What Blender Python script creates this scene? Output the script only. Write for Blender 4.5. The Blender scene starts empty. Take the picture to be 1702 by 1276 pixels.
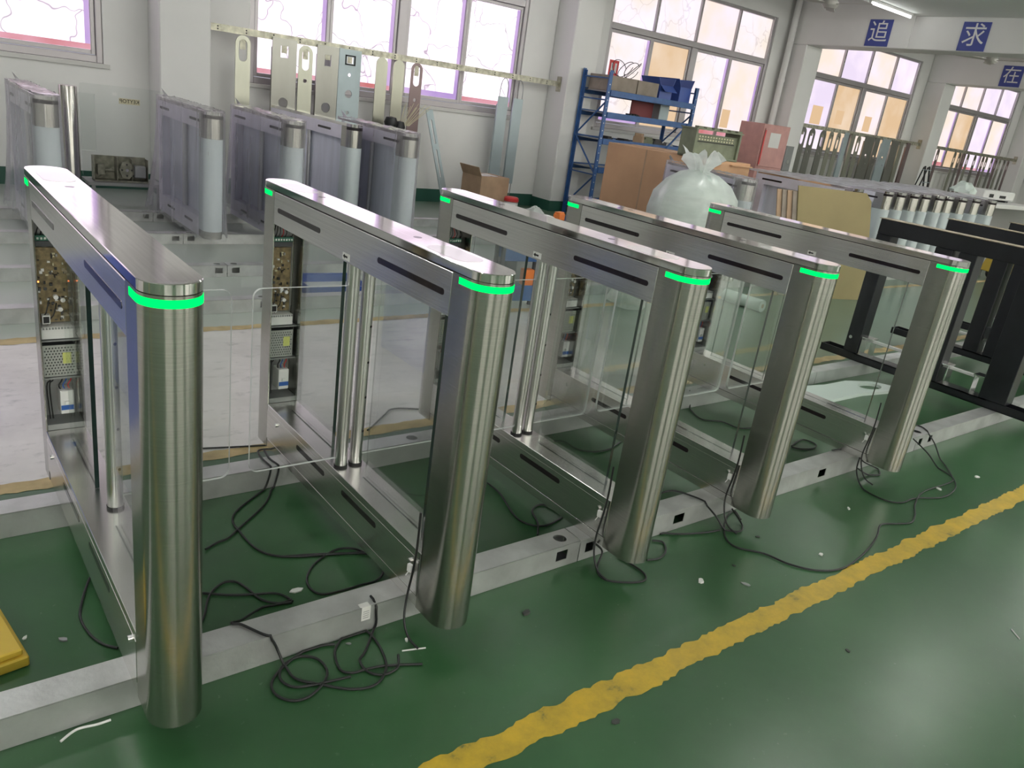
import bpy, bmesh, math, random
from mathutils import Vector, Matrix
random.seed(7)
S = bpy.context.scene
COL = S.collection
PI = math.pi

# ---------------------------------------------------------------- camera, light, exposure
cam_d = bpy.data.cameras.new('camera'); cam = bpy.data.objects.new('camera', cam_d); COL.objects.link(cam)
cam_d.sensor_width = 36.0; cam_d.lens = 1306.487 / 1702 * 36.0; cam_d.clip_end = 200
R_ = Matrix(((0.78788052, 0.10558600, -0.60670906), (-0.60053369, 0.34993260, -0.71896208), (0.13639495, 0.93080544, 0.33911302)))
cam.matrix_world = Matrix.Translation((-0.271214, -1.419799, 1.475302)) @ R_.to_4x4()
S.camera = cam
S.view_settings.view_transform = 'Standard'; S.view_settings.look = 'None'
S.view_settings.gamma = 1.0; S.view_settings.use_curve_mapping = False
S.view_settings.exposure = 0.82
S.cycles.transparent_max_bounces = 32
W_ = bpy.data.worlds.new('world'); S.world = W_; W_.use_nodes = True
W_.node_tree.nodes['Background'].inputs[0].default_value = (0.86, 0.88, 1.0, 1)
W_.node_tree.nodes['Background'].inputs[1].default_value = 0.4
WIN = 0.80      # radiance of the frosted window panes
REAR = 3.8      # radiance of the unseen windows added behind the camera for fill light
TUBE = 68.0      # radiance of the unseen ceiling tubes added for fill light

# ---------------------------------------------------------------- materials
def nt(name):
    m = bpy.data.materials.new(name); m.use_nodes = True
    t = m.node_tree; b = t.nodes['Principled BSDF']
    return m, t, b
def L(t, a, b): t.links.new(a, b)
def pmat(name, col, rough=0.5, metal=0.0, spec=0.5, noise=None, bump=None, coat=0.0):
    """noise = (scale, amount, stretch xyz) multiplies the colour; bump = (scale, strength, stretch)"""
    m, t, b = nt(name)
    b.inputs['Base Color'].default_value = (*col, 1); b.inputs['Roughness'].default_value = rough
    b.inputs['Metallic'].default_value = metal; b.inputs['Specular IOR Level'].default_value = spec
    b.inputs['Coat Weight'].default_value = coat
    if noise or bump:
        tc = t.nodes.new('ShaderNodeTexCoord')
    if noise:
        mp = t.nodes.new('ShaderNodeMapping'); mp.inputs['Scale'].default_value = noise[2] if len(noise) > 2 else (1, 1, 1)
        n = t.nodes.new('ShaderNodeTexNoise'); n.inputs['Scale'].default_value = noise[0]; n.inputs['Detail'].default_value = 6
        r = t.nodes.new('ShaderNodeMapRange'); a = noise[1]
        r.inputs['From Min'].default_value = .3; r.inputs['From Max'].default_value = .7
        r.inputs['To Min'].default_value = 1 - a; r.inputs['To Max'].default_value = 1 + a
        mx = t.nodes.new('ShaderNodeVectorMath'); mx.operation = 'SCALE'; mx.inputs[0].default_value = col
        L(t, tc.outputs['Object'], mp.inputs[0]); L(t, mp.outputs[0], n.inputs['Vector']); L(t, n.outputs['Fac'], r.inputs['Value'])
        L(t, r.outputs[0], mx.inputs['Scale']); L(t, mx.outputs[0], b.inputs['Base Color'])
    if bump:
        mp = t.nodes.new('ShaderNodeMapping'); mp.inputs['Scale'].default_value = bump[2] if len(bump) > 2 else (1, 1, 1)
        n = t.nodes.new('ShaderNodeTexNoise'); n.inputs['Scale'].default_value = bump[0]; n.inputs['Detail'].default_value = 3
        bp = t.nodes.new('ShaderNodeBump'); bp.inputs['Strength'].default_value = bump[1]; bp.inputs['Distance'].default_value = .01
        L(t, tc.outputs['Object'], mp.inputs[0]); L(t, mp.outputs[0], n.inputs['Vector']); L(t, n.outputs['Fac'], bp.inputs['Height'])
        L(t, bp.outputs[0], b.inputs['Normal'])
    return m
def emat(name, col, s):
    m = bpy.data.materials.new(name); m.use_nodes = True; t = m.node_tree
    t.nodes.remove(t.nodes['Principled BSDF']); e = t.nodes.new('ShaderNodeEmission')
    e.inputs[0].default_value = (*col, 1); e.inputs[1].default_value = s
    L(t, e.outputs[0], t.nodes['Material Output'].inputs[0]); return m
def glassmat(name, tint, rough=0.02, refl=1.0, haze=0.0, hazecol=(.8, .8, .82), streak=None):
    """clear sheet: transparent body, fresnel gloss, optional milky haze (streaked by stretched noise)"""
    m = bpy.data.materials.new(name); m.use_nodes = True; t = m.node_tree
    t.nodes.remove(t.nodes['Principled BSDF']); out = t.nodes['Material Output']
    tr = t.nodes.new('ShaderNodeBsdfTransparent'); tr.inputs[0].default_value = (*tint, 1)
    gl = t.nodes.new('ShaderNodeBsdfGlossy'); gl.inputs['Roughness'].default_value = rough
    fr = t.nodes.new('ShaderNodeFresnel'); fr.inputs[0].default_value = 1.35
    ml = t.nodes.new('ShaderNodeMath'); ml.operation = 'MULTIPLY'; ml.inputs[1].default_value = refl
    mx = t.nodes.new('ShaderNodeMixShader')
    L(t, fr.outputs[0], ml.inputs[0]); L(t, ml.outputs[0], mx.inputs[0]); L(t, tr.outputs[0], mx.inputs[1]); L(t, gl.outputs[0], mx.inputs[2])
    last = mx
    if haze:
        df = t.nodes.new('ShaderNodeBsdfDiffuse'); df.inputs[0].default_value = (*hazecol, 1)
        tl = t.nodes.new('ShaderNodeBsdfTranslucent'); tl.inputs[0].default_value = (*hazecol, 1)
        ad = t.nodes.new('ShaderNodeMixShader'); ad.inputs[0].default_value = .6
        L(t, df.outputs[0], ad.inputs[1]); L(t, tl.outputs[0], ad.inputs[2])
        m2 = t.nodes.new('ShaderNodeMixShader'); m2.inputs[0].default_value = haze
        L(t, last.outputs[0], m2.inputs[1]); L(t, ad.outputs[0], m2.inputs[2])
        if streak:
            tc = t.nodes.new('ShaderNodeTexCoord'); mp = t.nodes.new('ShaderNodeMapping'); mp.inputs['Scale'].default_value = streak
            n = t.nodes.new('ShaderNodeTexNoise'); n.inputs['Scale'].default_value = 1; n.inputs['Detail'].default_value = 4
            r = t.nodes.new('ShaderNodeMapRange'); r.inputs['From Min'].default_value = .35; r.inputs['From Max'].default_value = .72
            r.inputs['To Min'].default_value = haze * .75; r.inputs['To Max'].default_value = min(1, haze * 1.5)
            L(t, tc.outputs['Object'], mp.inputs[0]); L(t, mp.outputs[0], n.inputs['Vector']); L(t, n.outputs['Fac'], r.inputs['Value']); L(t, r.outputs[0], m2.inputs[0])
        last = m2
    L(t, last.outputs[0], out.inputs[0]); return m
def steelmat(name, col, rough, aniso, brush):
    m, t, b = nt(name)
    b.inputs['Metallic'].default_value = 1; b.inputs['Roughness'].default_value = rough
    tc = t.nodes.new('ShaderNodeTexCoord'); mp = t.nodes.new('ShaderNodeMapping'); mp.inputs['Scale'].default_value = brush
    n = t.nodes.new('ShaderNodeTexNoise'); n.inputs['Scale'].default_value = 1; n.inputs['Detail'].default_value = 3
    r = t.nodes.new('ShaderNodeMapRange'); r.inputs['From Min'].default_value = .3; r.inputs['From Max'].default_value = .7
    r.inputs['To Min'].default_value = .9; r.inputs['To Max'].default_value = 1.08
    mx = t.nodes.new('ShaderNodeVectorMath'); mx.operation = 'SCALE'; mx.inputs[0].default_value = col
    L(t, tc.outputs['Object'], mp.inputs[0]); L(t, mp.outputs[0], n.inputs['Vector']); L(t, n.outputs['Fac'], r.inputs['Value'])
    L(t, r.outputs[0], mx.inputs['Scale']); L(t, mx.outputs[0], b.inputs['Base Color'])
    if aniso:
        b.inputs['Anisotropic'].default_value = aniso
        tg = t.nodes.new('ShaderNodeTangent'); tg.direction_type = 'RADIAL'; tg.axis = 'Z'
        L(t, tg.outputs[0], b.inputs['Tangent']); b.inputs['Anisotropic Rotation'].default_value = 0.25
    return m
M = {}
M['steel'] = steelmat('brushed_steel', (.80, .775, .76), .24, .0, (4, 2.5, 260))
M['steel_col'] = steelmat('brushed_steel_column', (.48, .47, .435), .22, .75, (3, 3, 320))
M['steel_cap'] = steelmat('brushed_steel_cap', (.80, .77, .765), .085, 0, (160, 3, 3))
M['post'] = pmat('satin_aluminium', (.66, .66, .65), .28, 1.0)
M['chrome'] = pmat('chrome', (.75, .75, .75), .12, 1.0)
M['galv'] = pmat('galvanised_steel', (.52, .53, .525), .42, .6, noise=(9, .16), bump=(60, .12))
M['galv_rail'] = pmat('aged_galvanised', (.42, .41, .33), .45, .8, noise=(14, .4))
M['gasket'] = pmat('black_gasket', (.012, .012, .013), .6)
M['smoked'] = pmat('smoked_acrylic', (.02, .014, .017), .12, spec=.5)
M['led'] = emat('green_light', (0.0, 1.0, 0.115), 1.05)
M['orange_led'] = emat('orange_led', (1.0, .22, .05), 4)
M['reader'] = pmat('reader_window', (.86, .83, .83), .06, spec=.6)
M['glass'] = glassmat('clear_glass', (.955, .975, .965), refl=.45)
M['acrylic'] = glassmat('clear_acrylic', (.965, .975, .97), refl=.5)
M['acrylic_edge'] = pmat('acrylic_edge', (.80, .83, .81), .2)
M['glass_edge'] = pmat('glass_edge', (.012, .03, .025), .15)
M['wrap'] = glassmat('plastic_wrap', (.96, .96, .97), .16, .9, .20, (.98, .97, 1.0), (7, 7, .45))
M['wrap_top'] = glassmat('plastic_wrap_top', (.95, .95, .96), .14, 1.3, .30, (.90, .89, .93), (30, 9, 9))
M['sheet'] = glassmat('milky_plastic_sheet', (.95, .95, .96), .3, .3, .55, (.86, .86, .92), (12, 6, 6))
M['bag'] = glassmat('foam_bag', (.9, .92, .92), .3, .5, .80, (.86, .89, .87), (3, 3, 9))
M['film'] = pmat('milky_protective_film', (.58, .64, .66), .22, noise=(5, .1, (1, 1, .3)))
M['body_film'] = pmat('lilac_protective_film', (.84, .82, .92), .3, noise=(6, .06))
M['pane_film'] = pmat('pale_blue_filmed_glass', (.76, .80, .90), .25, noise=(9, .12, (1, 1, .15)))
M['paper_lit'] = emat('backlit_paper', (.72, .50, .30), .62)  # daylight through the paper put in as its own glow
M['white'] = pmat('white_plastic', (.75, .75, .74), .4)
M['paper'] = pmat('paper', (.74, .74, .72), .7)
M['black'] = pmat('black_rubber', (.012, .013, .014), .45)
M['blackpaint'] = pmat('black_painted_steel', (.012, .013, .017), .3, spec=.5, noise=(12, .25))
M['blacktop'] = pmat('black_frame_top_sheen', (.31, .255, .18), .5, noise=(16, .3))  # tan reflection on the black top rail painted into the colour
M['bluepaint'] = pmat('blue_enamel', (.035, .105, .28), .38, noise=(12, .15))
M['bluesign'] = pmat('blue_sign', (.055, .075, .30), .5)
M['bluebin'] = pmat('blue_bin_plastic', (.16, .21, .55), .35)
M['blueplastic'] = pmat('blue_plastic', (.05, .10, .36), .35)
M['card'] = pmat('cardboard', (.56, .34, .20), .8, noise=(3, .08))
M['card_tan'] = pmat('cardboard_tan', (.42, .29, .19), .85, noise=(6, .12))
M['card_dark'] = pmat('cardboard_grey_brown', (.27, .23, .19), .85, noise=(8, .15))
M['card_olive'] = pmat('cardboard_olive', (.29, .235, .115), .8, noise=(2.5, .07))
M['tape'] = pmat('parcel_tape', (.62, .42, .27), .3)
M['redbox'] = pmat('red_cabinet', (.56, .30, .275), .45, noise=(5, .12))
M['red'] = pmat('red_plastic', (.6, .04, .04), .4)
M['orange'] = pmat('orange_plastic', (.75, .2, .04), .45)
M['yellow'] = pmat('yellow_plastic', (.62, .43, .05), .45)
M['pcb'] = pmat('circuit_board', (.19, .145, .07), .5, noise=(70, .5))
M['pcbgreen'] = pmat('terminal_green', (.03, .15, .10), .5)
M['grey'] = pmat('grey_metal', (.30, .31, .31), .45, .6)
M['darkgrey'] = pmat('dark_grey', (.06, .065, .07), .5)
M['psu'] = pmat('perforated_psu', (.46, .48, .46), .4, .7)
M['label_y'] = pmat('yellow_label', (.62, .66, .20), .6)
M['label_c'] = pmat('cream_label', (.60, .56, .38), .6)
M['blue_tag'] = pmat('breaker_blue', (.03, .12, .42), .5)
M['foam'] = pmat('white_foam_sheet', (.62, .70, .66), .55)
M['crategreen'] = pmat('olive_plastic', (.16, .18, .115), .5, noise=(9, .2))
M['maroon'] = pmat('maroon_board', (.22, .05, .055), .6)
M['panel_a'] = pmat('steel_panel_warm', (.38, .385, .32), .33, .85, noise=(5, .1, (1, 1, .2)))
M['panel_b'] = pmat('steel_panel_grey', (.27, .27, .245), .3, .85, noise=(4, .1, (1, 1, .2)))
M['panel_c'] = pmat('steel_panel_blue_film', (.36, .43, .45), .4, .4, noise=(4, .08))
M['panel_d'] = pmat('steel_panel_dark', (.22, .165, .165), .35, .6)
M['mech'] = pmat('old_mechanism', (.24, .24, .19), .5, .5, noise=(20, .4))
M['sill'] = pmat('tiled_sill', (.55, .55, .53), .4)
M['alu'] = pmat('window_frame_aluminium', (.42, .40, .41), .4, .5)
M['fanmat'] = pmat('fan_white', (.55, .53, .50), .5)
M['ceil'] = pmat('ceiling_paint', (.70, .72, .70), .8)
M['scrap'] = pmat('debris_dark', (.05, .055, .05), .7)

def wallmat():
    m, t, b = nt('white_wall_paint')
    g = t.nodes.new('ShaderNodeNewGeometry'); n = t.nodes.new('ShaderNodeTexNoise'); n.inputs['Scale'].default_value = .9; n.inputs['Detail'].default_value = 8
    r = t.nodes.new('ShaderNodeValToRGB'); r.color_ramp.elements[0].position = .32; r.color_ramp.elements[1].position = .68
    r.color_ramp.elements[0].color = (.68, .685, .67, 1); r.color_ramp.elements[1].color = (.76, .76, .745, 1)
    L(t, g.outputs['Position'], n.inputs['Vector']); L(t, n.outputs['Fac'], r.inputs[0]); L(t, r.outputs[0], b.inputs['Base Color'])
    b.inputs['Roughness'].default_value = .55; return m
M['wall'] = wallmat()
M['skirt'] = pmat('green_skirting_paint', (.02, .085, .06), .4)
def floormat():
    m, t, b = nt('green_epoxy_floor')
    g = t.nodes.new('ShaderNodeNewGeometry'); sp = t.nodes.new('ShaderNodeSeparateXYZ'); L(t, g.outputs['Position'], sp.inputs[0])
    def noise(scale, detail=6, rough=.6, st=(1, 1, 1)):
        mp = t.nodes.new('ShaderNodeMapping'); mp.inputs['Scale'].default_value = st
        n = t.nodes.new('ShaderNodeTexNoise'); n.inputs['Scale'].default_value = scale; n.inputs['Detail'].default_value = detail; n.inputs['Roughness'].default_value = rough
        L(t, g.outputs['Position'], mp.inputs[0]); L(t, mp.outputs[0], n.inputs['Vector']); return n.outputs['Fac']
    def mr(v, a, b_, c=0, d=1):
        r = t.nodes.new('ShaderNodeMapRange'); r.inputs['From Min'].default_value = a; r.inputs['From Max'].default_value = b_
        r.inputs['To Min'].default_value = c; r.inputs['To Max'].default_value = d; L(t, v, r.inputs['Value']); return r.outputs[0]
    def mul(a, c):
        x = t.nodes.new('ShaderNodeMath'); x.operation = 'MULTIPLY'; L(t, a, x.inputs[0])
        (L(t, c, x.inputs[1]) if hasattr(c, 'links') else setattr(x.inputs[1], 'default_value', c)); return x.outputs[0]
    def add(a, c, k=1.0):
        x = t.nodes.new('ShaderNodeMath'); x.operation = 'MULTIPLY_ADD'; L(t, c, x.inputs[0]); x.inputs[1].default_value = k; L(t, a, x.inputs[2]); return x.outputs[0]
    def mix(f, a, c):
        x = t.nodes.new('ShaderNodeMix'); x.data_type = 'RGBA'; L(t, f, x.inputs[0])
        for k, v in ((6, a), (7, c)):
            if isinstance(v, tuple): x.inputs[k].default_value = (*v, 1)
            else: L(t, v, x.inputs[k])
        return x.outputs[2]
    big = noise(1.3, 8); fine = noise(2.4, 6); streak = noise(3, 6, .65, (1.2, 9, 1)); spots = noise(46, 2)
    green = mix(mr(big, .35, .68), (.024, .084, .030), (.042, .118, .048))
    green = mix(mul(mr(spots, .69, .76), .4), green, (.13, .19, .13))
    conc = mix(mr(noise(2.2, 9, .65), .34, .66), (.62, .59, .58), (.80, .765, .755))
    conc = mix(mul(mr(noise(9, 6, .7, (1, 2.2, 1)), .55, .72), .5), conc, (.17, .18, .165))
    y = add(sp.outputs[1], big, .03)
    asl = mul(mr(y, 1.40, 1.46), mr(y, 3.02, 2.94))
    sheen_fade = mr(add(sp.outputs[0], big, 1.2), 2.9, 4.8, 1, 0)  # worn aisle turns paler leftwards: window reflection put into the colour
    asl = mul(asl, mr(sheen_fade, 0, 1, .10, .95))
    back = mul(mr(y, 2.96, 3.05), mr(sp.outputs[0], 3.0, 6.5, .85, .12))  # dusty back floor, with the windows' reflection painted in, strongest at left
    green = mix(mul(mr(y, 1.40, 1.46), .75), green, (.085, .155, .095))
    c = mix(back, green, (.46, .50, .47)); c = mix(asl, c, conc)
    L(t, c, b.inputs['Base Color'])
    b.inputs['Roughness'].default_value = .28
    b.inputs['Specular IOR Level'].default_value = .5
    return m
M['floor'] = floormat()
def linemat():
    m, t, b = nt('worn_yellow_line_paint')
    g = t.nodes.new('ShaderNodeNewGeometry'); n = t.nodes.new('ShaderNodeTexNoise'); n.inputs['Scale'].default_value = 9; n.inputs['Detail'].default_value = 9; n.inputs['Roughness'].default_value = .7
    r = t.nodes.new('ShaderNodeValToRGB'); e = r.color_ramp.elements
    e[0].position = .30; e[0].color = (.09, .12, .05, 1); e[1].position = .40; e[1].color = (.44, .31, .03, 1)
    x = r.color_ramp.elements.new(.62); x.color = (.60, .40, .03, 1)
    L(t, g.outputs['Position'], n.inputs['Vector']); L(t, n.outputs['Fac'], r.inputs[0]); L(t, r.outputs[0], b.inputs['Base Color']); b.inputs['Roughness'].default_value = .4
    return m
M['line'] = linemat()
M['line_pale'] = pmat('faded_yellow_line', (.50, .38, .19), .55, noise=(8, .3))
def panemat(name, c1, c2, s, crack=.35):
    m = bpy.data.materials.new(name); m.use_nodes = True; t = m.node_tree
    t.nodes.remove(t.nodes['Principled BSDF']); e = t.nodes.new('ShaderNodeEmission')
    tc = t.nodes.new('ShaderNodeNewGeometry'); n = t.nodes.new('ShaderNodeTexNoise'); n.inputs['Scale'].default_value = 1.6; n.inputs['Detail'].default_value = 7
    r = t.nodes.new('ShaderNodeValToRGB'); r.color_ramp.elements[0].position = .35; r.color_ramp.elements[1].position = .68
    r.color_ramp.elements[0].color = (*c1, 1); r.color_ramp.elements[1].color = (*c2, 1)
    L(t, tc.outputs['Position'], n.inputs['Vector']); L(t, n.outputs['Fac'], r.inputs[0]); out = r.outputs[0]
    if crack:   # creases in the peeling film stuck to the glass
        v = t.nodes.new('ShaderNodeTexVoronoi'); v.feature = 'DISTANCE_TO_EDGE'; v.inputs['Scale'].default_value = 1.9
        w = t.nodes.new('ShaderNodeTexNoise'); w.inputs['Scale'].default_value = 3; ad = t.nodes.new('ShaderNodeVectorMath'); ad.operation = 'MULTIPLY_ADD'
        ad.inputs[1].default_value = (.5, .5, .5); L(t, tc.outputs['Position'], w.inputs['Vector']); L(t, w.outputs['Color'], ad.inputs[0]); L(t, tc.outputs['Position'], ad.inputs[2]); L(t, ad.outputs[0], v.inputs['Vector'])
        k = t.nodes.new('ShaderNodeMapRange'); k.inputs['From Min'].default_value = 0; k.inputs['From Max'].default_value = .022; k.inputs['To Min'].default_value = crack; k.inputs['To Max'].default_value = 1
        L(t, v.outputs['Distance'], k.inputs['Value']); sc = t.nodes.new('ShaderNodeVectorMath'); sc.operation = 'SCALE'; L(t, out, sc.inputs[0]); L(t, k.outputs[0], sc.inputs['Scale']); out = sc.outputs[0]
    L(t, out, e.inputs[0]); e.inputs[1].default_value = s
    L(t, e.outputs[0], t.nodes['Material Output'].inputs[0]); return m
M['pane_w'] = panemat('frosted_pane_white', (1.0, .80, 1.0), (1.0, .90, 1.0), WIN * 1.2, .3)
M['pane_l'] = panemat('frosted_pane_pale', (.84, .74, .66), (.92, .83, .95), WIN * .84, .8)
M['pane_p'] = panemat('frosted_pane_lilac', (.74, .64, .80), (.92, .80, .90), WIN * .85, False)
M['pane_c'] = panemat('frosted_pane_cream', (.86, .72, .62), (.88, .76, .84), WIN * .85, False)
M['pane_t'] = panemat('frosted_pane_tan', (.80, .56, .34), (.90, .70, .52), WIN * .7, False)
M['pane_r'] = panemat('rear_fill_pane', (1.0, .95, .84), (1.0, .97, .90), REAR, False)
M['pane_red'] = panemat('red_film_strip', (.62, .20, .20), (.85, .45, .55), WIN * .7, False)
M['pane_lil'] = panemat('lilac_film_strip', (.50, .34, .70), (.72, .52, .84), WIN * .7, False)
M['tube_end'] = emat('fluorescent_tube_weak', (1, 1, .97), 9)
M['tube'] = emat('fill_tube', (1, 1, .97), TUBE)

# ---------------------------------------------------------------- geometry helpers
class MB:
    def __init__(s): s.v = []; s.f = []; s.m = []
    def add(s, vs, fs, mi=0):
        o = len(s.v); s.v += [tuple(v) for v in vs]; s.f += [tuple(i + o for i in f) for f in fs]; s.m += [mi] * len(fs); return s
    def box(s, x0, x1, y0, y1, z0, z1, mi=0, T=None):
        vs = [Vector((x, y, z)) for z in (z0, z1) for y in (y0, y1) for x in (x0, x1)]
        if T: vs = [T @ v for v in vs]
        return s.add(vs, [(0, 2, 3, 1), (4, 5, 7, 6), (0, 1, 5, 4), (2, 6, 7, 3), (0, 4, 6, 2), (1, 3, 7, 5)], mi)
    def prism(s, pts, z0, z1, mi=0, T=None, cap=None):
        n = len(pts); vs = [Vector((x, y, z0)) for x, y in pts] + [Vector((x, y, z1)) for x, y in pts]
        if T: vs = [T @ v for v in vs]
        s.add(vs, [(i, (i + 1) % n, n + (i + 1) % n, n + i) for i in range(n)], mi)
        o = len(s.v) - 2 * n
        s.f += [tuple(o + i for i in range(n))[::-1], tuple(o + n + i for i in range(n))]; s.m += [mi if cap is None else cap] * 2
        return s
    def tube(s, pts, r, seg=8, mi=0):
        pts = [Vector(p) for p in pts]; n = len(pts); rings = []; up = None
        for i, p in enumerate(pts):
            d = (pts[min(i + 1, n - 1)] - pts[max(i - 1, 0)]).normalized()
            if up is None: up = d.orthogonal().normalized()
            up = (up - d * up.dot(d)); up = up.normalized() if up.length > 1e-6 else d.orthogonal().normalized()
            sd = d.cross(up); rr = r[i] if isinstance(r, (list, tuple)) else r
            rings.append([p + (up * math.cos(a) + sd * math.sin(a)) * rr for a in [2 * PI * k / seg for k in range(seg)]])
        vs = [v for q in rings for v in q]
        fs = [(i * seg + k, i * seg + (k + 1) % seg, (i + 1) * seg + (k + 1) % seg, (i + 1) * seg + k) for i in range(n - 1) for k in range(seg)]
        fs += [tuple(range(seg))[::-1], tuple((n - 1) * seg + k for k in range(seg))]
        return s.add(vs, fs, mi)
    def cyl(s, c, r, h, axis='z', seg=24, mi=0):
        c = Vector(c); d = {'x': Vector((1, 0, 0)), 'y': Vector((0, 1, 0)), 'z': Vector((0, 0, 1))}[axis]
        return s.tube([c, c + d * h], r, seg, mi)
    def lathe(s, prof, c=(0, 0, 0), seg=24, mi=0):
        n = len(prof); vs = [(c[0] + r * math.cos(2 * PI * k / seg), c[1] + r * math.sin(2 * PI * k / seg), c[2] + z) for r, z in prof for k in range(seg)]
        return s.add(vs, [(i * seg + k, i * seg + (k + 1) % seg, (i + 1) * seg + (k + 1) % seg, (i + 1) * seg + k) for i in range(n - 1) for k in range(seg)], mi)
    def build(s, name, mats, parent=None, bevel=0, smooth=None):
        me = bpy.data.meshes.new(name); me.from_pydata(s.v, [], s.f)
        for m in (mats if isinstance(mats, (list, tuple)) else [mats]): me.materials.append(M[m] if isinstance(m, str) else m)
        me.polygons.foreach_set('material_index', s.m)
        bm = bmesh.new(); bm.from_mesh(me); bmesh.ops.recalc_face_normals(bm, faces=bm.faces)
        if bevel:
            ed = [e for e in bm.edges if len(e.link_faces) == 2 and e.calc_face_angle(0) > .6]
            bmesh.ops.bevel(bm, geom=ed, offset=bevel, segments=1, affect='EDGES', clamp_overlap=True)
        bm.to_mesh(me); bm.free()
        if smooth is not None:
            me.polygons.foreach_set('use_smooth', [True] * len(me.polygons)); me.set_sharp_from_angle(angle=math.radians(smooth))
        return link(name, me, parent)
def link(name, me, parent=None):
    o = bpy.data.objects.new(name, me); COL.objects.link(o); o.parent = parent; return o
def thing(name, label, cat, loc=(0, 0, 0), rz=0.0, group=None):
    o = bpy.data.objects.new(name, None); COL.objects.link(o); o.location = loc; o.rotation_euler = (0, 0, rz); o.empty_display_size = .1
    return tag(o, label, cat, group)
def tag(o, label, cat, group=None):
    o['label'] = label; o['category'] = cat
    if group: o['group'] = group
    return o
def struct(o, label=None):
    o['kind'] = 'structure'
    if label: o['label'] = label
    return o
def copy_tree(o, parent=None):
    c = o.copy(); COL.objects.link(c); c.parent = parent
    for ch in list(o.children): copy_tree(ch, c)
    return c
def place(mb_obj, loc, rz=0.0):
    mb_obj.location = loc; mb_obj.rotation_euler = (0, 0, rz); return mb_obj
def arc(cx, cy, r, a0, a1, n): return [(cx + r * math.cos(a0 + (a1 - a0) * i / n), cy + r * math.sin(a0 + (a1 - a0) * i / n)) for i in range(n + 1)]
def stadium(cx, cy, hl, r, n=10):   # long axis along first coordinate
    return arc(cx + hl - r, cy, r, -PI / 2, PI / 2, n) + arc(cx - hl + r, cy, r, PI / 2, 1.5 * PI, n)
def rrect(x0, x1, y0, y1, r, n=5):
    return arc(x1 - r, y0 + r, r, -PI / 2, 0, n) + arc(x1 - r, y1 - r, r, 0, PI / 2, n) + arc(x0 + r, y1 - r, r, PI / 2, PI, n) + arc(x0 + r, y0 + r, r, PI, 1.5 * PI, n)
T_YZ = Matrix(((0, 0, 1, 0), (1, 0, 0, 0), (0, 1, 0, 0), (0, 0, 0, 1)))   # (a,b,h) -> x=h, y=a, z=b
T_XZ = Matrix(((1, 0, 0, 0), (0, 0, 1, 0), (0, 1, 0, 0), (0, 0, 0, 1)))   # (a,b,h) -> x=a, y=h, z=b
def plate(name, outline, holes, th, mat, parent=None, T=T_XZ):
    """flat sheet with real cut-outs, thickness th along h"""
    cu = bpy.data.curves.new(name, 'CURVE'); cu.dimensions = '2D'; cu.fill_mode = 'BOTH'; cu.extrude = th / 2
    for lp in [outline] + list(holes):
        sp = cu.splines.new('POLY'); sp.points.add(len(lp) - 1); sp.use_cyclic_u = True
        for q, (a, b) in zip(sp.points, lp): q.co = (a, b, 0, 1)
    ob = bpy.data.objects.new(name, cu); me = bpy.data.meshes.new_from_object(ob); bpy.data.objects.remove(ob); bpy.data.curves.remove(cu)
    me.transform(T); me.name = name; me.materials.clear(); me.materials.append(M[mat]); return link(name, me, parent)
def text(name, s, size, mat, parent, mtx):
    cu = bpy.data.curves.new(name, 'FONT'); cu.body = s; cu.size = size; cu.align_x = 'CENTER'; cu.align_y = 'CENTER'; cu.extrude = .001
    ob = bpy.data.objects.new(name, cu); COL.objects.link(ob); bpy.context.view_layer.update()
    me = bpy.data.meshes.new_from_object(ob.evaluated_get(bpy.context.evaluated_depsgraph_get())); bpy.data.objects.remove(ob); bpy.data.curves.remove(cu)
    me.transform(mtx); me.materials.clear(); me.materials.append(M[mat]); return link(name, me, parent)
def smooth_path(pts, k=6):
    pts = [Vector(p) for p in pts]; out = []
    for i in range(len(pts) - 1):
        p0, p1, p2, p3 = pts[max(i - 1, 0)], pts[i], pts[i + 1], pts[min(i + 2, len(pts) - 1)]
        for j in range(k):
            t = j / k
            q = .5 * ((2 * p1) + (p2 - p0) * t + (2 * p0 - 5 * p1 + 4 * p2 - p3) * t * t + (3 * p1 - p0 - 3 * p2 + p3) * t ** 3)
            q.z = min(max(q.z, min(p1.z, p2.z)), max(p1.z, p2.z)); out.append(q)
    return out + [pts[-1]]
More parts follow.
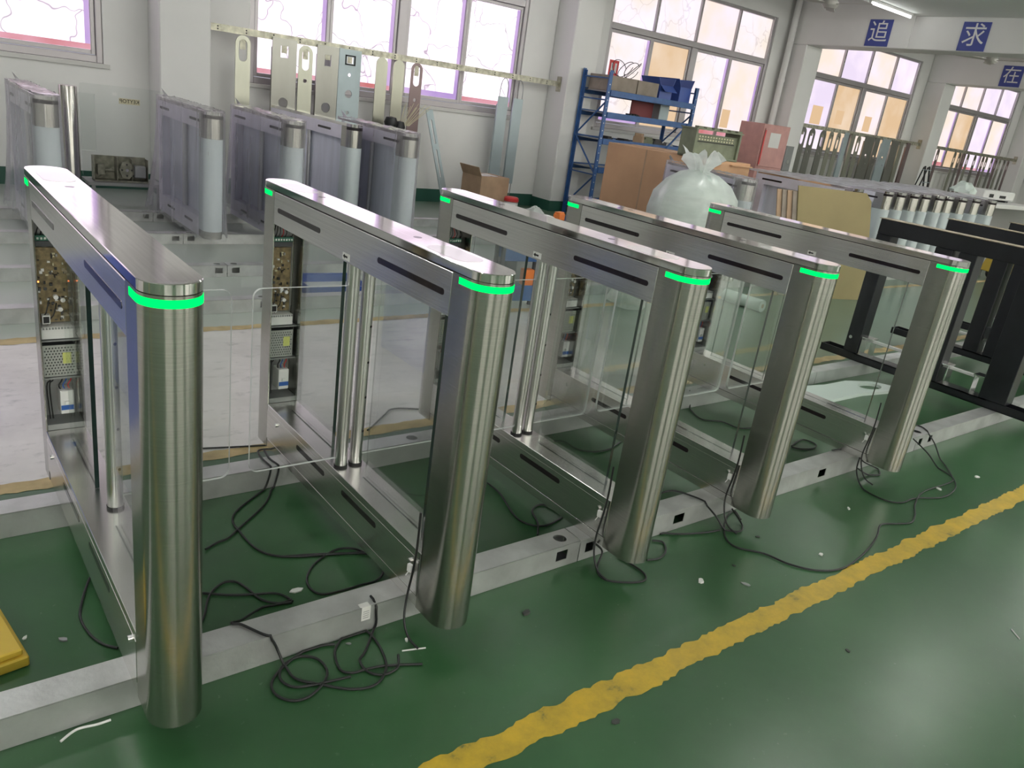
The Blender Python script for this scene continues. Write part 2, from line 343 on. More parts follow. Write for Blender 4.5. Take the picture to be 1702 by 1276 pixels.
CABLES = {
 'A': [(0.818, 1.193, 0.091), (0.805, 1.223, 0.091), (0.757, 1.225, 0.091), (0.747, 1.16, 0.091), (0.752, 1.10, 0.091), (0.752, 1.085, 0.075), (0.742, 1.085, 0.03), (0.728, 1.08, 0.005), (0.71, 1.066, 0.005), (0.593, 0.975, 0.005), (0.554, 0.913, 0.005), (0.551, 0.839, 0.005), (0.565, 0.713, 0.005), (0.62, 0.642, 0.005), (0.751, 0.592, 0.005), (0.868, 0.554, 0.005)],
 'B': [(0.778, 1.217, 0.091), (0.772, 1.15, 0.091), (0.78, 1.10, 0.091), (0.782, 1.085, 0.075), (0.774, 1.085, 0.03), (0.764, 1.08, 0.005), (0.752, 1.07, 0.005), (0.688, 0.974, 0.005), (0.559, 0.86, 0.005), (0.508, 0.816, 0.005), (0.469, 0.804, 0.005), (0.422, 0.78, 0.005)],
 'C': [(0.87, 0.542, 0.005), (0.842, 0.591, 0.005), (0.784, 0.606, 0.005), (0.695, 0.562, 0.005), (0.642, 0.501, 0.005), (0.629, 0.445, 0.005), (0.648, 0.405, 0.005), (0.708, 0.396, 0.005), (0.769, 0.397, 0.005), (0.825, 0.396, 0.005), (0.868, 0.429, 0.005), (0.884, 0.495, 0.005), (0.87, 0.542, 0.005), (0.744, 0.601, 0.005), (0.626, 0.639, 0.005)],
 'D': [(0.253, 0.387, 0.005), (0.31, 0.443, 0.005), (0.358, 0.539, 0.005), (0.409, 0.583, 0.005), (0.444, 0.576, 0.005), (0.462, 0.537, 0.005), (0.482, 0.459, 0.005), (0.52, 0.42, 0.005), (0.559, 0.42, 0.005)],
 'E': [(0.301, 0.586, 0.005), (0.349, 0.558, 0.005), (0.413, 0.517, 0.005), (0.477, 0.49, 0.005), (0.524, 0.472, 0.005), (0.547, 0.446, 0.005), (0.558, 0.411, 0.005)],
 'F': [(0.554, 0.408, 0.005), (0.508, 0.417, 0.005), (0.455, 0.416, 0.005), (0.377, 0.332, 0.055), (0.335, 0.288, 0.091), (0.355, 0.269, 0.091), (0.395, 0.2, 0.091), (0.418, 0.199, 0.055), (0.433, 0.165, 0.005), (0.438, 0.108, 0.005), (0.485, 0.058, 0.005), (0.545, 0.006, 0.005), (0.603, -0.01, 0.005), (0.65, 0.018, 0.005), (0.677, 0.067, 0.005), (0.69, 0.144, 0.005), (0.683, 0.204, 0.005), (0.65, 0.217, 0.005), (0.603, 0.189, 0.005), (0.568, 0.149, 0.005), (0.553, 0.085, 0.005), (0.576, 0.058, 0.005), (0.611, 0.054, 0.005), (0.659, 0.044, 0.005), (0.699, 0.027, 0.005), (0.756, 0.001, 0.005)],
 'G': [(0.712, 0.231, 0.091), (0.713, 0.201, 0.065), (0.711, 0.194, 0.005), (0.643, 0.117, 0.005), (0.614, 0.092, 0.005), (0.612, 0.046, 0.005), (0.642, 0.014, 0.005), (0.689, 0.02, 0.005), (0.716, 0.063, 0.005)],
 'H': [(0.583, 0.182, 0.005), (0.556, 0.192, 0.005), (0.507, 0.197, 0.005), (0.433, 0.165, 0.005), (0.383, 0.124, 0.005), (0.374, 0.078, 0.005), (0.4, 0.039, 0.005), (0.444, 0.032, 0.005), (0.497, 0.062, 0.005), (0.522, 0.101, 0.005), (0.517, 0.151, 0.005), (0.479, 0.18, 0.005), (0.429, 0.167, 0.005), (0.405, 0.126, 0.005), (0.419, 0.085, 0.005), (0.46, 0.067, 0.005), (0.523, 0.055, 0.005), (0.565, 0.048, 0.005)],
 'I': [(2.344, 0.128, 0.005), (2.379, 0.188, 0.005), (2.282, 0.156, 0.005), (2.166, 0.068, 0.005), (2.142, -0.004, 0.005), (2.209, -0.083, 0.005), (2.239, -0.175, 0.005), (2.311, -0.255, 0.005), (2.43, -0.289, 0.005), (2.631, -0.264, 0.005), (2.796, -0.22, 0.005), (2.917, -0.173, 0.005), (2.996, -0.199, 0.005), (3.076, -0.225, 0.005), (3.169, -0.198, 0.005), (3.28, -0.144, 0.005), (3.467, -0.093, 0.005), (3.779, -0.095, 0.005), (3.85, 0.013, 0.005), (3.884, 0.098, 0.045), (3.877, 0.189, 0.091)],
 'J': [(3.304, 0.171, 0.091), (3.254, 0.141, 0.035), (3.177, 0.051, 0.005), (3.174, -0.056, 0.005), (3.237, -0.105, 0.005), (3.349, -0.11, 0.005), (3.507, -0.166, 0.005), (3.694, -0.143, 0.005), (3.838, -0.058, 0.005), (3.985, 0.064, 0.005), (4.026, 0.137, 0.065), (4.117, 0.247, 0.091), (4.114, 0.294, 0.091)],
 'K': [(3.242, 0.282, 0.091), (3.314, 0.267, 0.091), (3.332, 0.209, 0.091), (3.369, 0.174, 0.055), (3.49, 0.157, 0.005), (3.428, 0.109, 0.005), (3.366, 0.134, 0.005), (3.308, 0.167, 0.035)],
 'L': [(2.054, 0.322, 0.091), (2.12, 0.313, 0.091), (2.165, 0.228, 0.091), (2.181, 0.144, 0.055), (2.209, 0.1, 0.005), (2.262, 0.067, 0.005), (2.318, 0.104, 0.005), (2.331, 0.171, 0.035)],
 'M': [(1.931, 0.208, 0.005), (2.002, 0.163, 0.005), (2.109, 0.124, 0.005), (2.184, 0.111, 0.005)],
 'N': [(1.545, 0.795, 0.005), (1.539, 0.7, 0.005), (1.489, 0.541, 0.005), (1.499, 0.465, 0.005), (1.558, 0.431, 0.005), (1.657, 0.452, 0.005)],
 'O': [(1.482, 0.391, 0.005), (1.539, 0.461, 0.005), (1.571, 0.534, 0.005), (1.622, 0.564, 0.005), (1.656, 0.549, 0.005), (1.666, 0.463, 0.005)],
 'P': [(1.531, 0.165, 0.091), (1.58, 0.16, 0.045), (1.551, 0.143, 0.005), (1.516, 0.1, 0.005), (1.524, 0.056, 0.005), (1.592, 0.012, 0.005), (1.645, 0.003, 0.005), (1.672, 0.037, 0.005), (1.671, 0.098, 0.005), (1.662, 0.152, 0.005)],
 'Q': [(1.744, 0.088, 0.005), (1.797, 0.076, 0.005), (1.856, 0.099, 0.005), (1.895, 0.148, 0.005), (1.865, 0.175, 0.005)],
 'R': [(2.089, 1.017, 0.005), (2.133, 0.991, 0.005), (2.138, 0.907, 0.005), (2.193, 0.855, 0.005), (2.291, 0.848, 0.005), (2.42, 0.894, 0.005)],
 'S': [(3.215, 1.192, 0.005), (3.118, 1.046, 0.005), (3.078, 0.938, 0.005), (3.166, 0.877, 0.005), (3.189, 0.781, 0.005), (3.265, 0.754, 0.005)],
 'T': [(3.279, 0.51, 0.005), (3.421, 0.54, 0.005), (3.442, 0.476, 0.005), (3.382, 0.445, 0.005), (3.301, 0.462, 0.005), (3.266, 0.502, 0.005)],
 'U': [(0.089, 0.768, 0.005), (0.061, 0.697, 0.005), (0.033, 0.598, 0.005), (0.04, 0.511, 0.005), (0.061, 0.455, 0.005), (0.088, 0.423, 0.005)],
 'V': [(1.683, 1.552, 0.005), (1.561, 1.6, 0.005), (1.483, 1.547, 0.005), (1.366, 1.448, 0.005), (1.328, 1.42, 0.005)],
 'W': [(0.478, 1.504, 0.005), (0.596, 1.493, 0.005), (0.726, 1.461, 0.005), (0.883, 1.424, 0.005)],
}
# ---------------------------------------------------------------- the room
YW, YF, HB = 7.85, 7.43, 0.0862
XL, XR, YR = -6.0, 30.0, -7.5
PITCH = 5.35
COLS = [2.05 + PITCH * k for k in range(-1, 6)]                     # left face of each column
WINS = [(-2.25, 1.63), (3.10, 6.90), (8.42, 12.35), (13.78, 17.70), (19.13, 23.05), (24.48, 28.40)]
SILL, TOP = 1.23, 3.40
struct(MB().box(XL, XR, YR, YW + .2, -.1, 0).build('floor', 'floor'), 'green painted epoxy factory floor with a worn grey aisle, window reflection painted pale at the left')
b = MB()
edges = [XL] + [v for w in WINS for v in w] + [XR]
b.box(XL, XR, YW, YW + .2, 0, SILL).box(XL, XR, YW, YW + .2, TOP, 4.3)
for i in range(0, len(edges), 2): b.box(edges[i], edges[i + 1], YW, YW + .2, SILL, TOP)
struct(b.build('wall_back', 'wall'), 'white painted window wall')
b = MB(); rw = [(x0 - 2.2, x1 - 2.2) for x0, x1 in WINS]
edges = [XL] + [v for w in rw for v in w] + [XR]
b.box(XL, XR, YR - .2, YR, 0, SILL).box(XL, XR, YR - .2, YR, TOP, 3.6)
for i in range(0, len(edges), 2): b.box(edges[i], edges[i + 1], YR - .2, YR, SILL, TOP)
struct(b.build('wall_front', 'wall'), 'white painted wall behind the viewer')
struct(MB().box(XL - .2, XL, YR, YW + .2, 0, 4.3).build('wall_left', 'wall'), 'white painted end wall')
struct(MB().box(XR, XR + .2, YR, YW + .2, 0, 4.3).build('wall_right', 'wall'), 'white painted far end wall')
b = MB().box(XL, XR, YR, 5.62, 3.52, 3.7).box(XL, XR, 5.62, 5.80, 3.52, 4.3).box(XL, XR, 5.62, YW + .2, 4.3, 4.4)
struct(b.build('ceiling', 'ceil'), 'grey white ceiling slab, stepped up along the windows')
for k, x in enumerate(COLS):
    b = MB().box(x, x + .5, YF, YW - .001, 0, 3.04).box(x, x + .5, YR + .001, 5.619, 3.04, 3.519).box(x, x + .5, 5.619, YW - .001, 3.04, 4.299)
    struct(b.build('trim_%d' % (k + 1), 'wall', bevel=.012), 'white concrete column with a ceiling beam across the hall')
b = MB(); xs = XL
for x in COLS:
    b.box(xs, x, YW - .006, YW - .0005, 0, .17); b.box(x - .006, x - .0005, YF, YW - .0005, 0, .15); b.box(x - .006, x + .506, YF - .006, YF - .0005, 0, .15); b.box(x + .5005, x + .506, YF, YW - .0005, 0, .15); xs = x + .5
b.box(xs, XR, YW - .006, YW - .0005, 0, .17)
struct(b.build('baseboard_back', 'skirt'), 'dark green painted skirting band')

def window(n, x0, x1, ya, tones, upper, d=1, strips=True, label='aluminium framed window with frosted panes'):
    """d=+1: wall face at ya, outdoors towards +y"""
    root = bpy.data.objects.new('window_%d' % n, None); COL.objects.link(root); root.location = ((x0 + x1) / 2, ya, SILL); struct(root, label)
    w = (x1 - x0); h = TOP - SILL; q = w / 4; Yf = lambda a, c: (min(a * d, c * d), max(a * d, c * d))
    f = MB(); y0, y1 = Yf(.02, .12)
    T0 = 2.63 - SILL; T1 = 2.72 - SILL
    f.box(-w / 2, -w / 2 + .06, y0, y1, 0, h).box(w / 2 - .06, w / 2, y0, y1, 0, h).box(-w / 2 + .06, w / 2 - .06, y0, y1, 0, .07).box(-w / 2 + .06, w / 2 - .06, y0, y1, h - .045, h)
    f.box(-w / 2 + .06, w / 2 - .06, y0, y1, T0, T1)
    for k in (1, 2, 3): f.box(-w / 2 + q * k - .022, -w / 2 + q * k + .022, y0, y1, T1, h - .045)
    f.box(-.06, .06, y0, y1, .07, T0)
    f.build('frame', 'alu', root, bevel=.006)
    sy = Yf(.035, .085)
    for k in range(4):
        xa = -w / 2 + .06 if k == 0 else -w / 2 + q * k + (.06 if k == 2 else .0); xb = -w / 2 + q * (k + 1) - (.06 if k in (1, 3) else 0)
        s_ = MB(); o = .01 if k % 2 else 0
        s_.box(xa + .002, xa + .042, sy[0] + o, sy[1] + o, .075, T0 - .003).box(xb - .042, xb - .002, sy[0] + o, sy[1] + o, .075, T0 - .003)
        s_.box(xa + .042, xb - .042, sy[0] + o, sy[1] + o, .075, .115).box(xa + .042, xb - .042, sy[0] + o, sy[1] + o, T0 - .045, T0 - .003)
        sash = s_.build('sash', 'alu', root, bevel=.004)
        py = Yf(.066, .072)
        MB().box(xa + .043, xb - .043, py[0], py[1], .116, T0 - .046).build('pane', tones[k], sash)
        if strips and tones[k] != 'pane_t':
            py = Yf(.060, .065); hh = .05 + .04 * random.random()
            MB().box(xa + .044, xb - .044, py[0], py[1], .117, .117 + hh).build('film_strip', 'pane_red' if random.random() < .7 else 'pane_lil', sash)
            MB().box(xb - .09, xb - .044, py[0] + .0001, py[1] + .0001, .117 + hh, T0 - .05).build('film_strip', 'pane_lil', sash)
    for k in range(4):
        xa = -w / 2 + (.06 if k == 0 else q * k + .022); xb = -w / 2 + q * (k + 1) - (.06 if k == 3 else .022); py = Yf(.066, .072)
        MB().box(xa, xb, py[0], py[1], T1, h - .046).build('pane', upper[k % len(upper)], root)
    if d > 0: MB().box(-w / 2 - .05, w / 2 + .05, -.035, .018, -.045, -.001).build('sill', 'sill', root, bevel=.004)
    return root
window(1, *WINS[0], YW, ['pane_w'] * 4, ['pane_w'])
window(2, *WINS[1], YW, ['pane_w'] * 4, ['pane_w'])
window(3, *WINS[2], YW, ['pane_l', 'pane_t', 'pane_l', 'pane_c'], ['pane_l', 'pane_l', 'pane_c', 'pane_l'])
window(4, *WINS[3], YW, ['pane_p', 'pane_t', 'pane_c', 'pane_t'], ['pane_c', 'pane_p'], strips=False)
window(5, *WINS[4], YW, ['pane_c', 'pane_t', 'pane_p', 'pane_c'], ['pane_c', 'pane_c', 'pane_p', 'pane_p'])
window(6, *WINS[5], YW, ['pane_c', 'pane_t', 'pane_p', 'pane_c'], ['pane_c'])
for k, (x0, x1) in enumerate(rw): window(7 + k, x0, x1, YR, ['pane_r'] * 4, ['pane_r'], d=-1, strips=False, label='unseen window added behind the viewer for fill light')
# papers taped to the panes
def sheet(name, label, x, z, w, h, mat, cat='sticker', y=YW + .05, grp=None):
    return tag(place(MB().box(-w / 2, w / 2, 0, .002, -h / 2, h / 2).build(name, mat), (x, y, z)), label, cat, grp)
sheet('window_sticker', 'small red and white sticker on the window above the blue rack', 8.66, 2.10, .2, .22, 'red', y=YW + .03)
for q in ((8.62, .03), (8.70, .03)): MB().box(q[0] - 8.66 - .02, q[0] - 8.66 + .02, -.0015, 0, -.07, .07).build('sticker_mark', 'paper', bpy.data.objects['window_sticker'])
sheet('taped_paper', 'tan paper taped on the lilac pane right of the drain pipe', 14.30, 1.97, .36, .34, 'paper_lit', 'paper')
sheet('taped_paper', 'tan paper taped on the second pane behind the hanging panels', 15.12, 2.00, .28, .26, 'paper_lit', 'paper')
sheet('taped_paper', 'yellowish paper taped on the third pane beside the window mullion', 16.22, 1.97, .28, .30, 'paper_lit', 'paper')
sheet('taped_paper', 'orange paper on the window beside the red cabinet', 11.55, 1.64, .22, .30, 'paper_lit', 'paper')

# floor lines
def floor_line(n, x0, x1, y0, y1, mat, step=.05, jag=.006, label=''):
    b = MB(); k = int((x1 - x0) / step); rnd = random.Random(n); vs = []
    o0 = o1 = 0
    for i in range(k + 1):
        o0 = o0 * .6 + rnd.uniform(-jag, jag); o1 = o1 * .6 + rnd.uniform(-jag, jag)
        x = x0 + (x1 - x0) * i / k; vs += [(x, y0 + o0, .0012), (x, y1 + o1, .0012)]
    b.add(vs, [(2 * i, 2 * i + 2, 2 * i + 3, 2 * i + 1) for i in range(k)])
    return struct(b.build('trim_%d' % n, mat), label)
floor_line(20, -5, 14, -.372, -.292, 'line', .016, .0065, 'chipped yellow line painted on the green floor')
floor_line(21, -5, 14, 1.375, 1.455, 'line_pale', .03, .008, 'faded yellow aisle line behind the gates')
floor_line(22, -5, 14, 2.94, 3.02, 'line_pale', .03, .01, 'faded yellow aisle line in front of the steel channels')

# fluorescent battens
def lamp(x, y, label, ln=1.24, z=3.52, tm='tube'):
    t = thing('fluorescent_lamp', label, 'lamp', (x, y, z), group='fluorescent battens on the ceiling')
    MB().box(-ln / 2, ln / 2, -.025, .025, -.035, -.0005).build('housing', 'white', t, bevel=.003)
    MB().cyl((-ln / 2 + .03, 0, -.053), .014, ln - .06, 'x', 12).build('tube', tm, t, smooth=40)
    for s in (-1, 1): MB().box(s * (ln / 2 - .015) - .012, s * (ln / 2 - .015) + .012, -.017, .017, -.07, -.035).build('lamp_holder', 'white', t)
lamp(11.93, 5.59, 'lit fluorescent tube on the ceiling edge left of the character signs', tm='tube_end')
for x in (-4.0, -.7, 4.6, 7.0, 10.2, 15.4, 20.8):  # rows out of view, added to brighten the hall
    for y in (-5.4, -2.6, .6, 3.4):
        lamp(x, y, 'unseen fluorescent tube added in the ceiling rows as fill light')
# ceiling fans
def fan(x, y, z, rz, label):
    t = thing('ceiling_fan', label, 'fan', (x, y, z), rz)
    MB().lathe([(.001, -.06), (.07, -.055), (.10, -.02), (.10, .02), (.07, .05), (.02, .06), (.02, .09)], seg=20).build('motor', 'fanmat', t, smooth=40)
    MB().cyl((0, 0, .06), .012, 3.519 - z - .06, 'z', 10).build('rod', 'fanmat', t, smooth=40)
    for k in range(3):
        bl = MB(); a = 2 * PI * k / 3; T = Matrix.Rotation(a, 4, 'Z') @ Matrix.Rotation(.18, 4, 'X')
        bl.prism([(.09, -.025), (.2, -.045), (.62, -.06), (.66, 0), (.62, .06), (.2, .045), (.09, .025)], -.004, .004, T=T); bl.build('blade', 'fanmat', t)
fan(9.56, 5.07, 3.15, .55, 'white ceiling fan in front of the drain pipe column')
fan(14.59, 5.11, 3.15, .5, 'white ceiling fan hanging under the character beams')
# character signs on the beams
def sign(x, y, z, ch, label):
    t = thing('wall_sign', label, 'sign', (x - .001, y, z))
    MB().box(-.012, 0, -.2, .2, -.2, .2).build('board', 'bluesign', t, bevel=.002)
    mt = Matrix(((0, 0, -1, -.0135), (-1, 0, 0, 0), (0, 1, 0, 0), (0, 0, 0, 1)))
    text('lettering', ch, .34, 'white', t, mt)
sign(12.75, 6.16, 3.26, '追', 'first blue square sign, white character 追, left end of the nearer beam')
sign(12.75, 4.65, 3.25, '求', 'second blue square sign, white character 求, right of the first on the nearer beam')
sign(18.10, 6.16, 3.26, '在', 'blue square sign with the white character 在 on the farther beam')
# drain pipe beside the third column
t = thing('drain_pipe', 'white drain pipe running up beside the column left of the far windows', 'pipe', (12.66, 7.72, 0))
MB().cyl((0, 0, .0), .055, 4.29, 'z', 16).build('pipe', 'wall', t, smooth=40)
for z in (.9, 2.4): MB().cyl((0, 0, z), .062, .04, 'z', 16).build('clip', 'white', t, smooth=40)
t = thing('wall_box', 'small grey metal box on the column beside the hanging panels', 'box', (12.93, YF - .001, 1.12))
MB().box(-.11, .11, -.06, 0, -.22, .22).build('body', 'grey', t, bevel=.004); MB().cyl((.0, -.07, -.05), .04, .01, 'y', 16).build('lock', 'chrome', t)

# ---------------------------------------------------------------- steel channels on the floor
def channel(x0, x1, yf, label, holes=(), rects=(), w=.0872):
    t = thing('steel_channel', label, 'channel', ((x0 + x1) / 2, yf + w / 2, 0), group='steel channels laid across the floor')
    c = (x0 + x1) / 2; x0 -= c; x1 -= c; g = .0012
    top = plate('top_plate', [(x0 + g, -w / 2), (x1 - g, -w / 2), (x1 - g, w / 2), (x0 + g, w / 2)], [arc(h - c, 0, .024, 0, 2 * PI, 20)[:-1] for h in holes], .003, 'galv', t, Matrix.Translation((0, 0, HB - .0017)))
    fr = plate('front_plate', [(x0 + g, .001), (x1 - g, .001), (x1 - g, HB - .004), (x0 + g, HB - .004)], [[(a - c, .028), (b_ - c, .028), (b_ - c, .066), (a - c, .066)] for a, b_ in rects], .003, 'galv', t, Matrix.Translation((0, -w / 2 + .0016, 0)) @ T_XZ)
    MB().box(x0 + g, x1 - g, w / 2 - .003, w / 2, .001, HB - .004).build('back_plate', 'galv', t)
    MB().box(x0 + g, x1 - g, -w / 2 + .003, -w / 2 + .006, HB - .011, HB - .0035).build('fold_lip', 'galv', t)
    for h in holes:
        MB().box(h - c - .04, h - c + .04, -w / 2 + .02, w / 2 - .02, .003, .012).build('knockout_plate', 'darkgrey', t)
    return t
channel(-2.3, 1.505, .1984, 'front steel channel under the two nearest gates', (1.445,), ((1.40, 1.45),))
channel(1.507, 3.955, .1984, 'front steel channel under the third, fourth and fifth gates', (1.60,), ((1.535, 1.575), (2.00, 2.06), (3.01, 3.07)))
channel(3.957, 7.4, .1984, 'front steel channel running under the black frames', (4.03,), ((3.985, 4.025), (4.10, 4.14)))
channel(-2.3, 1.62, 1.09, 'second steel channel under the back ends of the two nearest gates', (1.38,), ())
channel(1.622, 4.4, 1.09, 'second steel channel under the back ends of the third to fifth gates', (1.70,), ((2.60, 2.66),))
channel(4.402, 7.4, 1.09, 'second steel channel under the back ends of the black frames', (), ())
for yf, nm in ((3.262, 'first'), (4.128, 'second'), (5.182, 'third'), (6.085, 'fourth')):
    channel(-2.3, 1.62, yf, '%s of the four channels towards the window wall, left length' % nm, (1.56,), ((1.535, 1.59),))
    channel(1.622, 4.85, yf, '%s of the four channels towards the window wall, right length' % nm, (1.68,), ((1.655, 1.71),))
for yf, nm in ((3.262, 'nearer'), (4.128, 'farther')): channel(5.95 if yf > 4 else 6.15, 12.2, yf, '%s steel channel under the stored gates at the right' % nm)
# ---------------------------------------------------------------- speed gates
GW, GL = .1164, 1.40; R = GW / 2
def D(y0, y1, front, r=R, n=22):
    """plan outline of an end column: half round on the outer end"""
    if front: return arc(0, y0 + r, r, PI, 2 * PI, n) + [(r, y1), (-r, y1)]
    return arc(0, y1 - r, r, 0, PI, n) + [(-r, y0), (r, y0)]
def band(y0, yt, front, z0, z1, r0=R - .002, r1=R + .0009, n=22):
    m = MB(); pts = []
    for r in (r1, r0):
        if front: pts.append([(-r, yt)] + arc(0, y0 + R, r, PI, 2 * PI, n) + [(r, yt)])
        else: pts.append([(r, yt)] + arc(0, y0 - R, r, 0, PI, n) + [(-r, yt)])
    k = len(pts[0]); vs = [(x, y, z) for ring in pts for z in (z0, z1) for x, y in ring]
    fs = []
    for i in range(k - 1):
        fs += [(i, i + 1, k + i + 1, k + i), (2 * k + i, 3 * k + i, 3 * k + i + 1, 2 * k + i + 1), (k + i, k + i + 1, 3 * k + i + 1, 3 * k + i), (i, 2 * k + i, 2 * k + i + 1, i + 1)]
    fs += [(0, k, 3 * k, 2 * k), (k - 1, 3 * k - 1, 4 * k - 1, 2 * k - 1)]
    return m.add(vs, fs)
def sh(m): m.v = [(x, y - .7, z) for x, y, z in m.v]; return m
def gate(label, x, y=.7, rz=0, front_reader=True, back_reader=True, posts='LR', wingL=0, wingR=0, electronics=True, led=True, arrow=True, group='lit speed gates in the front row'):
    t = thing('speed_gate', label, 'turnstile', (x, y, HB), rz, group)
    # end columns
    sh(MB().prism(D(0, .1345, True), .0, .9768)).build('front_column', 'steel_col', t, bevel=0, smooth=35)
    if electronics:
        m = MB().prism(D(1.2655, GL, False), 0, .176).prism(D(1.2655, GL, False), .862, .9768)
        C = arc(0, GL - R, R, 0, PI, 22) + [(-R, 1.2655), (-R + .004, 1.2655), (-R + .004, 1.352), (R - .004, 1.352), (R - .004, 1.2655), (R, 1.2655)]
        m.prism(C, .176, .862)
    else: m = MB().prism(D(1.2655, GL, False), 0, .974)
    sh(m).build('back_column', 'steel_col', t, smooth=35)
    sh(MB().box(-R, R, .1355, 1.2645, .862, .974)).build('top_beam', 'steel', t, bevel=.0015)
    sh(MB().box(-R, R, .1355, 1.2645, .036, .176)).build('lower_beam', 'steel', t, bevel=.0015)
    sh(MB().box(-R + .0015, R - .0015, .1355, 1.2645, 0, .0335)).build('plinth', 'steel', t, bevel=.001)
    sh(MB().box(-R + .004, R - .004, .06, 1.34, .0335, .036).box(-R + .004, R - .004, .1345, .1355, .0, .97).box(-R + .004, R - .004, 1.2645, 1.2655, 0, .175).box(-R + .004, R - .004, 1.2645, 1.2655, .863, .97)).build('gasket', 'gasket', t)
    sh(MB().prism([(y_, x_) for x_, y_ in stadium(.7, 0, .57, R - .004, 22)], .974, .9775)).build('gasket', 'gasket', t)
    sh(MB().prism([(y_, x_) for x_, y_ in stadium(.7, 0, .7, R, 24)], .9775, 1.0)).build('top_cap', 'steel_cap', t, bevel=.0016, smooth=35)
    if led:
        sh(band(0, .105, True, .9545, .9705)).build('light_strip', 'led', t, smooth=35); sh(band(GL, 1.288, False, .9545, .9705)).build('light_strip', 'led', t, smooth=35)
    for s in (-1, 1):
        cx = s * (R + .0008)
        sh(MB().box(min(s * R, cx), max(s * R, cx), .137, 1.263, .038, .151)).build('side_cover', 'steel', t)
        for a, b_ in ((.164, .510), (.887, 1.232)):
            sh(MB().prism(stadium((a + b_) / 2, .9160, (b_ - a) / 2, .0085, 8), min(s * R, s * (R + .0007)), max(s * R, s * (R + .0007)), T=T_YZ)).build('sensor_window', 'smoked', t)
        for a, b_ in ((.39, .625), (.755, .986)):
            sh(MB().prism(stadium((a + b_) / 2, .123, (b_ - a) / 2, .0095, 8), min(s * R, s * (R + .0015)), max(s * R, s * (R + .0015)), T=T_YZ)).build('sensor_window', 'smoked', t)
        for yy in (.184, 1.171):
            sh(MB().cyl((s * R, yy, .127), .0075, s * .007, 'x', 14)).build('key_lock', 'chrome', t, smooth=40)
    for on, yc, hl in ((front_reader, .222, .094), (back_reader, 1.195, .094)):
        if on:
            sh(MB().prism([(y_, x_) for x_, y_ in rrect(yc - hl, yc + hl, -.041, .041, .036, 8)], .9995, 1.0006)).build('reader_window', 'reader', t)
    for yc in ((.414, 1.024) if front_reader else (1.024,)):
        sh(MB().cyl((.006, yc, .9995), .012, .0008, 'z', 20)).build('indicator_lens', 'smoked', t)
    # fixed glass in the opening, posts, swing wings
    for a, b_ in ((.228, .60), (.825, 1.18)):
        sh(MB().box(.001, .005, a, b_, .17595, .1764)).build('pane_groove', 'gasket', t)
        g = sh(MB().box(-.003, .009, a, b_, .1765, .8615)).build('glass_pane', ['glass', 'glass_edge'], t)
        for p_ in g.data.polygons: p_.material_index = 1 if p_.normal.y < -.5 else 0
    for side in posts:
        s = -1 if side == 'L' else 1; px = -.029 if side == 'L' else .024
        po = sh(MB().cyl((px, .70, .1765), .0205, .685, 'z', 24)).build('wing_post', 'post', t, smooth=40)
        sh(MB().cyl((px, .70, .1762), .0225, .008, 'z', 24)).build('collar', 'gasket', po)
        if side == 'R' or len(posts) == 1:
            for zz in (.30, .42, .54, .66):
                a = math.radians(-62); sh(MB().tube([(px + .019 * math.cos(a), .70 + .019 * math.sin(a), zz), (px + .0218 * math.cos(a), .70 + .0218 * math.sin(a), zz)], .0042, 10)).build('clamp_screw', 'gasket', po)
        wl = wingL if side == 'L' else wingR
        if wl:
            x0 = px + s * .018; x1 = s * wl; lo, hi = min(x0, x1), max(x0, x1); r = .028
            if s > 0: ol = [(lo, .21)] + arc(hi - r, .21 + r, r, -PI / 2, 0, 6) + arc(hi - r, .79 - r, r, 0, PI / 2, 6) + [(lo, .79)]
            else: ol = [(hi, .79)] + arc(lo + r, .79 - r, r, PI / 2, PI, 6) + arc(lo + r, .21 + r, r, PI, 1.5 * PI, 6) + [(hi, .21)]
            w = sh(MB().prism(ol, .695, .705, 1, T_XZ, 0)).build('swing_wing', ['acrylic', 'acrylic_edge'], t)
            for p_ in w.data.polygons: p_.material_index = 0 if abs(p_.normal.y) > .5 else 1
    if arrow:
        a = sh(MB().box(-R - .0006, -R, .676, .722, .868, .889)).build('arrow_sticker', 'paper', t)
        sh(MB().prism([(.719, .8785), (.708, .886), (.708, .8815), (.690, .8815), (.690, .8755), (.708, .8755), (.708, .871)], -R - .001, -R - .0006, T=T_YZ)).build('arrow_mark', 'gasket', a)
    if electronics:
        B = lambda n, x0, x1, y0, y1, z0, z1, m, par=None, bv=.0006: sh(MB().box(x0, x1, y0, y1, z0, z1)).build(n, m, par or t, bevel=bv)
        B('back_plate', -.052, .052, 1.349, 1.3515, .18, .86, 'grey')
        B('sill_plate', -.053, .053, 1.266, 1.35, .1765, .196, 'grey')
        B('shelf', -.053, .053, 1.285, 1.349, .345, .351, 'grey'); B('shelf', -.053, .053, 1.285, 1.349, .472, .477, 'grey')
        pc = B('control_board', -.050, .036, 1.325, 1.3285, .525, .765, 'pcb')
        rnd = random.Random(3)
        for k in range(64):
            cx = rnd.uniform(-.046, .030); cz = rnd.uniform(.53, .76); w_ = rnd.choice((.0015, .0025, .004)); h_ = rnd.choice((.0015, .0025, .0045)); d_ = rnd.choice((.003, .005, .009))
            B('board_chip', cx - w_, cx + w_, 1.325 - d_, 1.325, cz - h_, cz + h_, rnd.choice(('black', 'black', 'darkgrey', 'label_c', 'darkgrey', 'gasket', 'white', 'grey')), pc, 0)
        for zz in (.57, .60, .61): sh(MB().cyl((.012 + .02 * math.sin(zz * 99), 1.308, zz), .007, .016, 'y', 12)).build('capacitor', 'white', pc, smooth=40)
        tb = B('terminal_block', -.048, .034, 1.305, 1.33, .790, .806, 'pcbgreen')
